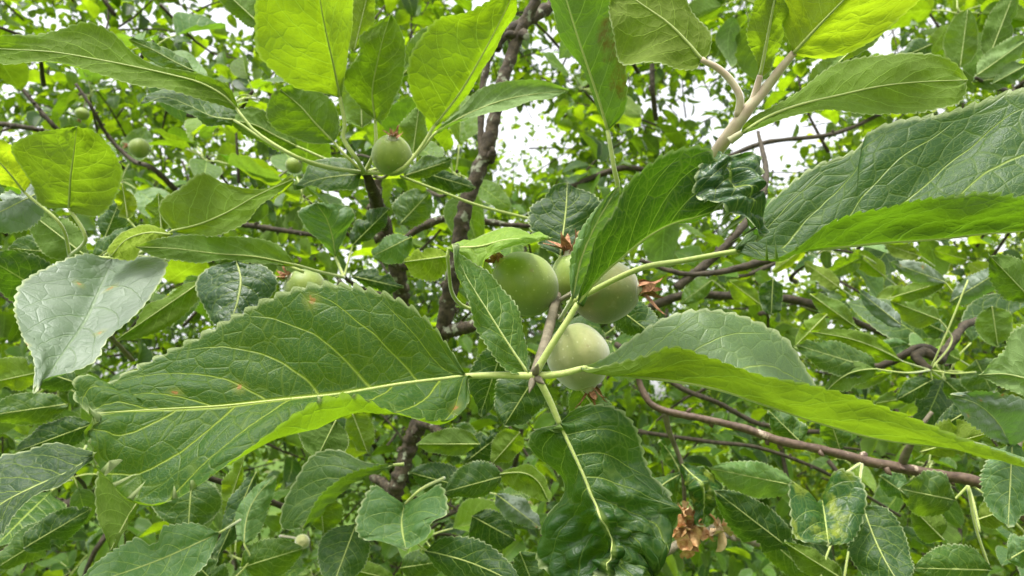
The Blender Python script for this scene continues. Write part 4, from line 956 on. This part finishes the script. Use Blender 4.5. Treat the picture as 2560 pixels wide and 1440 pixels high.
# ------------------------------------------------------------------ apples
def apple(x, y, r_px, d, axis, label, mat='apple', group=None, stalk=None, elong=1.0, sep=6, cal=1.0, calyx=True):
    """axis (right, up, towards camera) points from stalk to calyx"""
    c = P(x, y, d)
    r = r_px * pxm(d)
    e = empty('apple', c, label, 'apple', group)
    ax = RIGHT * axis[0] + UP * axis[1] - FWD * axis[2]
    ax = Vector(ax).normalized()
    q = ax.to_track_quat('Z', 'Y').to_matrix()
    Rm = np.array(q)
    nu, nv = 40, 48
    V = []
    for i in range(nu + 1):
        th = math.pi * i / nu
        z = -math.cos(th)
        for k in range(nv):
            a_ = 2 * math.pi * k / nv
            rad = math.sin(th) * (1 - 0.10 * max(0.0, z) - 0.03 * max(0.0, -z)**2)
            lob = 1 + 0.018 * math.cos(5 * a_ + x) * max(0, z)
            zz = z * elong
            rr = rad * lob * (1 + 0.055 * mnoise.noise((math.cos(a_) * 0.9, math.sin(a_) * 0.9 + x, z * 0.9)))
            if z > 0.9: zz -= 0.10 * ((z - 0.9) / 0.1)**1.5
            if z < -0.9: zz += 0.10 * ((-z - 0.9) / 0.1)**1.5
            if z > 0.5: rr *= 1 + 0.04 * math.cos(5 * a_) * (z - 0.5)
            V.append((rr * r, rr * r, zz * r) if False else (math.cos(a_) * rr * r, math.sin(a_) * rr * r, zz * r))
    V = np.array(V) @ Rm.T
    idx = np.arange((nu + 1) * nv).reshape(nu + 1, nv); nx = np.roll(idx, -1, axis=1)
    F = np.stack([idx[:-1], nx[:-1], nx[1:], idx[1:]], -1).reshape(-1, 4)
    mesh_np('fruit', V, F, M[mat], e)
    if calyx:
        parts, cup = [], []
        for k in range(sep):
            a_ = 2 * math.pi * k / sep + random.uniform(-0.2, 0.2)
            ln = r * cal * random.uniform(0.55, 0.85); out = random.uniform(0.15, 0.75)
            g = []
            for iu in range(6):
                t = iu / 5
                w = r * cal * 0.13 * (1 - t)**0.7 * (1 + 0.3 * math.sin(7 * t + k))
                cx = r * 0.10 + out * ln * t + 0.10 * ln * math.sin(4 * t + k); cz = r * (elong - 0.06) + ln * (0.85 * t - 0.35 * out * t * t)
                for sgn in (-1, 0, 1):
                    px, py = cx, sgn * w
                    zb = cz + (0.03 * r if sgn == 0 else 0)
                    g.append((math.cos(a_) * px - math.sin(a_) * py, math.sin(a_) * px + math.cos(a_) * py, zb))
            ii = np.arange(18).reshape(6, 3)
            Fq = np.concatenate([np.stack([ii[:-1, :-1], ii[1:, :-1], ii[1:, 1:]], -1).reshape(-1, 3), np.stack([ii[:-1, :-1], ii[1:, 1:], ii[:-1, 1:]], -1).reshape(-1, 3)])
            parts.append((np.array(g) @ Rm.T, Fq))
        for k in range(9):                                   # withered stamens
            a_ = random.uniform(0, 6.28); o_ = random.uniform(0.02, 0.16) * r
            p0 = np.array([math.cos(a_) * o_ * 0.6, math.sin(a_) * o_ * 0.6, r * (elong - 0.08)])
            p1 = p0 + np.array([math.cos(a_) * o_, math.sin(a_) * o_, r * random.uniform(0.22, 0.42)])
            Vt, Ft = tube_np(resample(np.array([p0, p1]), 3), [r * 0.018, r * 0.016, r * 0.024], 5)
            parts.append((Vt @ Rm.T, Ft))
        Vc, Fc = join_np(parts)
        mesh_np('calyx', Vc, Fc, M['calyx'], e)
        zc = np.linspace(elong - 0.10, elong + 0.08, 5) * r
        Vt, Ft = tube_np(np.stack([np.zeros(5), np.zeros(5), zc], -1), np.array([0.30, 0.22, 0.17, 0.16, 0.12]) * r, 14)
        mesh_np('calyx_cup', Vt @ Rm.T, Ft, M['calyxgreen'], e)
    if stalk:
        p0 = c - np.array(ax) * r * (elong - 0.08)
        p1 = P(*stalk)
        mid_ = (p0 + p1) / 2 - np.array(ax) * r * 0.25
        tube('stalk', [p0, mid_, p1], [0.0009, 0.0009, 0.0012], M['stalk'], e, c, m=14)
    return e
apple(1312, 710, 79, 0.262, (-0.62, 0.55, 0.1), 'green apple at the left of the cluster, bright leaf draped over its top', stalk=(1385, 775, 0.262), elong=1.12)
apple(1440, 700, 66, 0.283, (-0.25, 0.95, 0.1), 'green apple mostly hidden behind the rising leaf, dry calyx sticking up', stalk=(1392, 775, 0.27), elong=1.1, cal=1.5)
apple(1512, 728, 82, 0.258, (0.95, 0.05, 0.25), 'dark green apple at the right of the cluster, brown calyx pointing right', 'appledark', stalk=(1400, 780, 0.265), elong=1.08, cal=1.5)
apple(1446, 892, 79, 0.248, (0.30, -0.9, 0.22), 'pale downy apple hanging lowest in the cluster, calyx pointing down', 'appledown', stalk=(1378, 800, 0.25), elong=1.10)
apple(980, 388, 51, 0.335, (0.16, 0.72, 0.65), 'small upright apple in the upper left spur with a red-brown calyx', stalk=(935, 440, 0.35), elong=1.03)
apple(762, 722, 52, 0.375, (-0.6, 0.5, 0.4), 'green apple peeping over the top of the biggest leaf', 'apple', stalk=(850, 700, 0.37))
apple(348, 370, 25, 0.62, (-0.7, 0.1, 0.4), 'small apple on the thin twig right of the round yellow leaf', stalk=(385, 400, 0.70))
apple(205, 285, 16, 0.72, (-0.2, -0.9, 0.2), 'tiny apple hanging above the round yellow leaf', stalk=(215, 235, 0.72))
apple(735, 413, 21, 0.60, (0.8, 0.5, 0.3), 'tiny apple with brown calyx beside the dark leaf of the upper left spur', stalk=(700, 440, 0.62))
apple(756, 1354, 18, 0.55, (0.2, 0.1, 0.9), 'tiny pale fruitlet low down among the bottom leaves', 'appledown', stalk=(700, 1340, 0.58), calyx=False)

# ------------------------------------------------------------------ small leafy spurs filling the nearer background
def unit_leaf(nu, nv, fold, curl, waves, width, seed, amp=0.0):
    """blade of length 1 along +Y, face +Z"""
    def rail(s):
        pts = []
        for i in range(9):
            t = i / 8
            w = prof(t) * width if 0 < i < 8 else 0.0
            z = -curl * t * t + waves * mnoise.noise((t * 3 + seed, s * 2.0, seed)) * abs(s)
            pts.append((s * w, t - 0.15 * curl * t * t, z + fold * abs(s) * w))
        return np.array(pts)
    V, F, uv, cmv, mcol, L = grid_leaf([rail(-1), rail(0), rail(1)], 1, nu, nv, 17, amp, 0.012, 0.0, 0, 0.5, seed, notch=1 if amp and seed % 3 < 1.2 else 0)
    # face the top side up
    n_ = 0
    e1 = V[F[:, 1]] - V[F[:, 0]]; e2_ = V[F[:, 2]] - V[F[:, 0]]
    if np.cross(e1, e2_)[:, 2].sum() < 0: F = F[:, ::-1]
    cmv = cmv * 0.055
    return V, F, uv, cmv

variants = []
for k in range(10):
    V, F, uv, cmv = unit_leaf(46, 4, random.uniform(0.05, 0.9), random.uniform(-0.1, 0.7), random.uniform(0.05, 0.22), random.uniform(0.26, 0.36), k * 2.7, amp=0.016)
    pt = resample(np.array([(0, 0, 0), (0, -0.22, -0.02), (0, -0.45, -0.12)]), 6)
    variants.append((V, F, uv, cmv, pt))
vmesh = {}
def variant_mesh(k, mat):
    if (k, mat) in vmesh: return vmesh[(k, mat)]
    V, F, uv, cmv, pt = variants[k]
    Vt, Ft = tube_np(pt, np.full(6, 0.012), 5)
    F3 = np.vstack([F[:, [0, 1, 2]], F[:, [0, 2, 3]], Ft + len(V)])
    VA = np.vstack([V, Vt]); z = np.zeros((len(Vt), 2))
    o = mesh_np('leaf', VA, F3, M[mat], None, {'leafuv': np.vstack([uv, z]), 'leafcm': np.vstack([cmv, z])})
    me = o.data
    me.materials.append(M['petiole'])
    mi = np.zeros(len(F3), dtype=np.int32); mi[len(F) * 2:] = 1
    me.polygons.foreach_set('material_index', mi)
    bpy.data.objects.remove(o)
    vmesh[(k, mat)] = me
    return me

GAPS = [(480, 40, 110, 60), (650, 20, 60, 50), (1320, 350, 120, 120), (1390, 120, 70, 90), (1230, 300, 70, 50), (1900, 370, 150, 90), (2080, 200, 80, 60), (1720, 250, 90, 60), (1960, 330, 150, 60),
        (1180, 20, 60, 40), (2190, 110, 80, 60), (1060, 1075, 70, 35)]
def in_gap(x, y, k=1.0):
    return any(((x - a) / (c * k))**2 + ((y - b) / (e * k))**2 < 1 for a, b, c, e in GAPS)

def orient(dirv, nrm):
    y = dirv / np.linalg.norm(dirv)
    z = nrm - y * (nrm @ y); z /= np.linalg.norm(z) + 1e-9
    x = np.cross(y, z)
    return np.stack([x, y, z], axis=1)

def rosette(c, n, size, tilt=None):
    """directions, normals and lengths for n leaves about a spur tip pointing along tilt"""
    if tilt is None:
        tilt = np.array([random.gauss(0, 0.6), random.gauss(0, 0.6) - 0.3, random.uniform(0.0, 1.0)])
    tilt = tilt / np.linalg.norm(tilt)
    a = np.cross(tilt, [0.3, 0.2, 0.9]); a /= np.linalg.norm(a); b = np.cross(tilt, a)
    out = []
    for k in range(n):
        an = k * 2.4 + random.uniform(-0.4, 0.4)
        el = random.uniform(-0.35, 0.75)
        dv = (a * math.cos(an) + b * math.sin(an)) * math.cos(el) + tilt * math.sin(el)
        dv = dv + np.array([0, 0, -0.25]); dv /= np.linalg.norm(dv)
        nn = tilt * 0.6 + np.array([0, 0, 0.7]) + rng.normal(size=3) * 0.35
        out.append((dv, nn, size * random.uniform(0.5, 1.3)))
    return out

spots = []
tries = 0
while len(spots) < 44 and tries < 4000:
    tries += 1
    x, y = random.uniform(-80, 2640), random.uniform(-60, 1500)
    d = random.uniform(0.52, 1.05)
    if in_gap(x, y, 1.35): continue
    if y < 520 and random.random() < 0.25: continue
    if any((x - a)**2 + (y - b)**2 < (190)**2 for a, b, _ in spots): continue
    spots.append((x, y, d))
MARKS = [(640, 980, 'the biggest leaf'), (225, 790, 'the silvery leaf'), (170, 430, 'the round yellow-green leaf'), (300, 140, 'the long leaf at the left edge'), (570, 510, 'the young leaf with upturned tip'),
         (760, 120, 'the tallest leaf at the top edge'), (980, 390, 'the small upright apple'), (1150, 170, 'the glowing leaf by the dark branch'), (1240, 260, 'the dark upright branch'), (1480, 160, 'the scorched leaf'),
         (1310, 720, 'the apple cluster'), (1640, 480, 'the rising leaf'), (1900, 250, 'the downy shoot'), (2220, 210, 'the broad leaf of the shoot'), (2280, 450, 'the dark veined leaf at right'), (1800, 900, 'the long folded leaf'),
         (1490, 1200, 'the hanging puckered leaf'), (1720, 1310, 'the dried blossom'), (1950, 1100, 'the reddish twig'), (2070, 1270, 'the yellow-blotched leaf'), (2460, 1060, 'the silvery leaf at the right edge'), (2300, 900, 'the dark knuckle of twigs'),
         (1010, 1300, 'the pale notched leaf'), (1010, 1150, 'the mossy limb'), (380, 1390, 'the dull green leaf at the bottom'), (100, 1190, 'the grey-green leaf at lower left'), (800, 1220, 'the leaf with the rolled edge'), (590, 730, 'the dark quilted leaf')]
used_labels = set()
TONE = {'dark': 'dark green', 'mid': 'mid green', 'young': 'bright green', 'pale': 'pale green'}
def where(x, y, mk, n):
    for a, b, nm in sorted(MARKS, key=lambda q: (q[0] - x)**2 + (q[1] - y)**2):
        dx, dy = x - a, y - b
        rel = ('right of' if dx > 0 else 'left of') if abs(dx) > 1.3 * abs(dy) else ('below' if dy > 0 else 'above')
        lb = '%s leafy spur farther back %s %s' % (TONE[mk], rel, nm)
        if lb not in used_labels:
            used_labels.add(lb)
            return lb
for x, y, d in spots:
    c = P(x, y, d)
    n = random.randint(5, 7)
    mk = random.choices(['dark', 'mid', 'young', 'pale'], [3, 4, 3, 1] if y < 900 else [5, 3, 1, 2])[0]
    e = empty('leafy_spur', c, where(x, y, mk, n), 'leafy spur', 'small leafy spurs farther back')
    back = P(x + random.uniform(-200, 200), y + random.uniform(20, 200), d + random.uniform(0.1, 0.35))
    tube('twig', [c, (c + back) / 2 + rng.normal(size=3) * 0.012, back], [0.0012, 0.002, 0.0028], M['barkdark'], e, c, m=12, sides=6, rough=0.3)
    for dv, nn, ln in rosette(c, n, 0.056):
        o = bpy.data.objects.new('leaf', variant_mesh(random.randrange(10), mk if random.random() < 0.7 else random.choice(['dark', 'mid', 'young', 'yellow', 'blotch', 'pale'])))
        COL.objects.link(o)
        R3 = orient(dv, nn) * ln
        Mx = np.eye(4); Mx[:3, :3] = R3; Mx[:3, 3] = dv * 0.42 * ln
        o.matrix_basis = Matrix(Mx.tolist())
        o.parent = e

# ------------------------------------------------------------------ the tree's own crown beyond, and the trees behind
def leaf_template(nu, nv, fold, curl, seed):
    V, F, uv, cmv = unit_leaf(nu, nv, fold, curl, 0.12, 0.32, seed)
    return V, np.vstack([F[:, [0, 1, 2]], F[:, [0, 2, 3]]]), uv, cmv
TEMPL = [leaf_template(5, 2, random.uniform(0.1, 0.9), random.uniform(0, 0.7), k * 1.9) for k in range(8)]
TEMPL_MID = [leaf_template(4, 1, random.uniform(0.1, 0.9), random.uniform(0, 0.7), k * 1.9) for k in range(8)]
TEMPL_FAR = [leaf_template(2, 1, random.uniform(0.1, 0.9), random.uniform(0, 0.6), k * 1.9) for k in range(6)]

def leaf_cloud(name, mats, temps, parent, kind='stuff', mat='crown'):
    """mats: list of (origin, 3x3 matrix, tint)"""
    Vs, Fs_, U1, U2, Tn = [], [], [], [], []
    k = 0
    groups = {}
    for i, t in enumerate(rng.integers(0, len(temps), len(mats))): groups.setdefault(int(t), []).append(i)
    for t, ids in groups.items():
        V, F, uv, cmv = temps[t]
        O = np.array([mats[i][0] for i in ids]); R = np.array([mats[i][1] for i in ids]); tn = np.array([mats[i][2] for i in ids])
        W = np.einsum('nij,vj->nvi', R, V) + O[:, None]
        n = len(ids); nv = len(V)
        Vs.append(W.reshape(-1, 3)); Fs_.append((F[None] + (np.arange(n) * nv)[:, None, None]).reshape(-1, 3) + k)
        U1.append(np.tile(uv, (n, 1))); U2.append((np.tile(cmv[None], (n, 1, 1)) + (tn * 60)[:, None, None]).reshape(-1, 2)); Tn.append(np.repeat(tn, nv))
        k += n * nv
    o = mesh_np(name, np.vstack(Vs), np.vstack(Fs_), M[mat], parent, {'leafuv': np.vstack(U1), 'leafcm': np.vstack(U2)}, np.concatenate(Tn), origin=parent.location)
    o['kind'] = kind
    return o

OWN = empty('apple_tree', (-0.55, 3.3, 0), 'apple tree whose own leafy crown fills the middle distance, thin dark twigs showing through', 'tree')
O0 = np.array([-0.55, 3.3, 0.0])
tube('trunk', [O0, O0 + [0.03, 0.0, 0.5], O0 + [-0.02, -0.05, 1.0], O0 + [0.05, -0.1, 1.35]], [0.13, 0.105, 0.095, 0.085], M['farbark'], OWN, O0, m=24, sides=14, rough=0.3)
limb_ends = []
for k in range(5):
    an = 0.5 + k * 1.27 + random.uniform(-0.2, 0.2)
    ln = random.uniform(1.3, 2.1)
    tip = O0 + [0.05 + math.cos(an) * ln, -0.1 + math.sin(an) * ln * 0.75, 1.35 + random.uniform(0.1, 1.3)]
    p1 = O0 + [0.05 + math.cos(an) * ln * 0.35, -0.1 + math.sin(an) * ln * 0.3, 1.7 + random.uniform(-0.1, 0.25)]
    if (tip - CAM) @ FWD < 1.6: tip = tip + FWD * (1.6 - (tip - CAM) @ FWD)
    tube('limb', [O0 + [0.05, -0.1, 1.3], p1, tip], [0.040, 0.015, 0.004], M['farbark'], OWN, O0, m=24, sides=9, rough=0.3)
leaves, twigs, fruit = [], [], []
n_tw = 0
while n_tw < 7000:
    d = (random.uniform(0.85**3, 3.8**3))**(1 / 3)
    x = random.uniform(-420, 2980); y = random.uniform(-380, 1640)
    c = P(x, y, d)
    if c[2] < 0.55: continue
    if 1950 < x and 555 < y < 720 and random.random() < 0.7: continue
    if in_gap(x, y, 0.95 if d > 1.5 else 1.1): continue
    dens = 0.5 + 0.9 * mnoise.noise(Vector(c) * 1.3)
    if random.random() > dens + 0.35: continue
    n_tw += 1
    dirv = rng.normal(size=3) + (c - np.array([-0.5, 2.0, 1.5])) * 0.5; dirv /= np.linalg.norm(dirv)
    ln = random.uniform(0.10, 0.26)
    base = c - dirv * ln
    if (base - CAM) @ FWD < 0.8: base = c + (c - base); dirv = -dirv
    midp = (base + c) / 2 + rng.normal(size=3) * 0.012
    if random.random() < 0.55:
        twigs.append(tube_np(resample(np.array([base, midp, c]), 6), np.linspace(0.0026, 0.001, 6) * random.uniform(0.8, 1.6), 4))
    tn0 = random.random()
    for s in (0.45, 0.75, 1.0):
        pos = base * (1 - s) + c * s + rng.normal(size=3) * 0.004
        for dv, nn, l_ in rosette(pos, 3 if s < 1 else 6, 0.043, dirv + np.array([0, 0, 0.4])):
            pp = pos + dv * 0.35 * l_
            if (pp - CAM) @ FWD < 0.75: continue
            leaves.append((pp, orient(dv, nn) * l_, (tn0 * 0.5 + random.random() * 0.5)))
near = [q for q in leaves if (q[0] - CAM) @ FWD < 1.5]
leaf_cloud('near_crown', near, TEMPL, OWN)
leaf_cloud('crown', [q for q in leaves if (q[0] - CAM) @ FWD >= 1.5], TEMPL_MID, OWN)
Vt, Ft = join_np(twigs)
o = mesh_np('twigs', Vt, Ft, M['barkdark'], OWN, origin=O0); o['kind'] = 'stuff'

def far_tree(x, y, h, r, n, label, zlo=0.25, mat='crown'):
    e = empty('apple_tree', (x, y, 0), label, 'tree', 'trees behind')
    b = np.array([x, y, 0.0])
    tube('trunk', [b, b + [0.05, 0, h * 0.3], b + [0, 0.05, h * 0.55]], [0.14, 0.11, 0.08], M['farbark'], e, b, m=14, sides=10, rough=0.3)
    for k in range(5):
        an = k * 1.3 + random.random()
        tube('limb', [b + [0, 0, h * 0.42], b + [math.cos(an) * r * 0.4, math.sin(an) * r * 0.4, h * 0.6], b + [math.cos(an) * r * 0.8, math.sin(an) * r * 0.8, h * random.uniform(0.6, 0.85)]], [0.06, 0.04, 0.012], M['farbark'], e, b, m=12, sides=7)
    L_ = []
    clumps = [(rng.normal(size=3)) for _ in range(70)]
    clumps = [np.array([x, y, h * (zlo + 1) / 2]) + c / np.linalg.norm(c) * np.array([r, r, h * (1 - zlo) / 2]) * random.uniform(0.35, 1.0)**0.5 for c in clumps]
    for k in range(n):
        c = clumps[random.randrange(len(clumps))] + rng.normal(size=3) * r * 0.13
        if c[2] < 0.2: continue
        dv = rng.normal(size=3); dv[2] -= 0.3; dv /= np.linalg.norm(dv)
        nn = np.array([0, 0, 1.0]) + rng.normal(size=3) * 0.6
        L_.append((c, orient(dv, nn) * random.uniform(0.06, 0.11), random.random()))
    leaf_cloud('crown', L_, TEMPL_FAR, e, mat=mat)
far_tree(-4.6, 6.8, 4.9, 2.5, 8000, 'broad apple tree behind on the left', 0.1)
far_tree(0.4, 8.2, 5.0, 2.7, 8000, 'apple tree straight behind in the middle', 0.1)
far_tree(5.2, 7.0, 4.8, 2.6, 8000, 'apple tree behind on the right, sunlight painted into its yellow-green leaves', 0.1, 'crown_painted_sun')
far_tree(-10.5, 12.5, 6.6, 3.6, 6000, 'taller tree far behind on the left', 0.05)
far_tree(2.7, 4.9, 2.9, 1.3, 6000, 'small tree just beyond the foliage at the right, sunlight painted into its yellow-green leaves', 0.15, 'crown_painted_sun')
far_tree(9.8, 13.5, 6.6, 3.6, 6000, 'taller tree far behind on the right', 0.05, 'crown_painted_sun')
far_tree(2.8, 15.5, 7.0, 3.8, 6000, 'tallest tree far behind in the middle', 0.05)
far_tree(-4.0, 16.5, 7.0, 3.8, 6000, 'tree far behind between the left and middle trees', 0.05)
far_tree(-15.5, 17.5, 6.5, 4.5, 6000, 'tree beyond the far left tree', 0.05)
far_tree(16.0, 18.5, 6.5, 4.5, 6000, 'tree beyond the far right tree', 0.05)
print('leaves', leaf_count, 'crown', len(leaves), 'objects', len(bpy.data.objects))
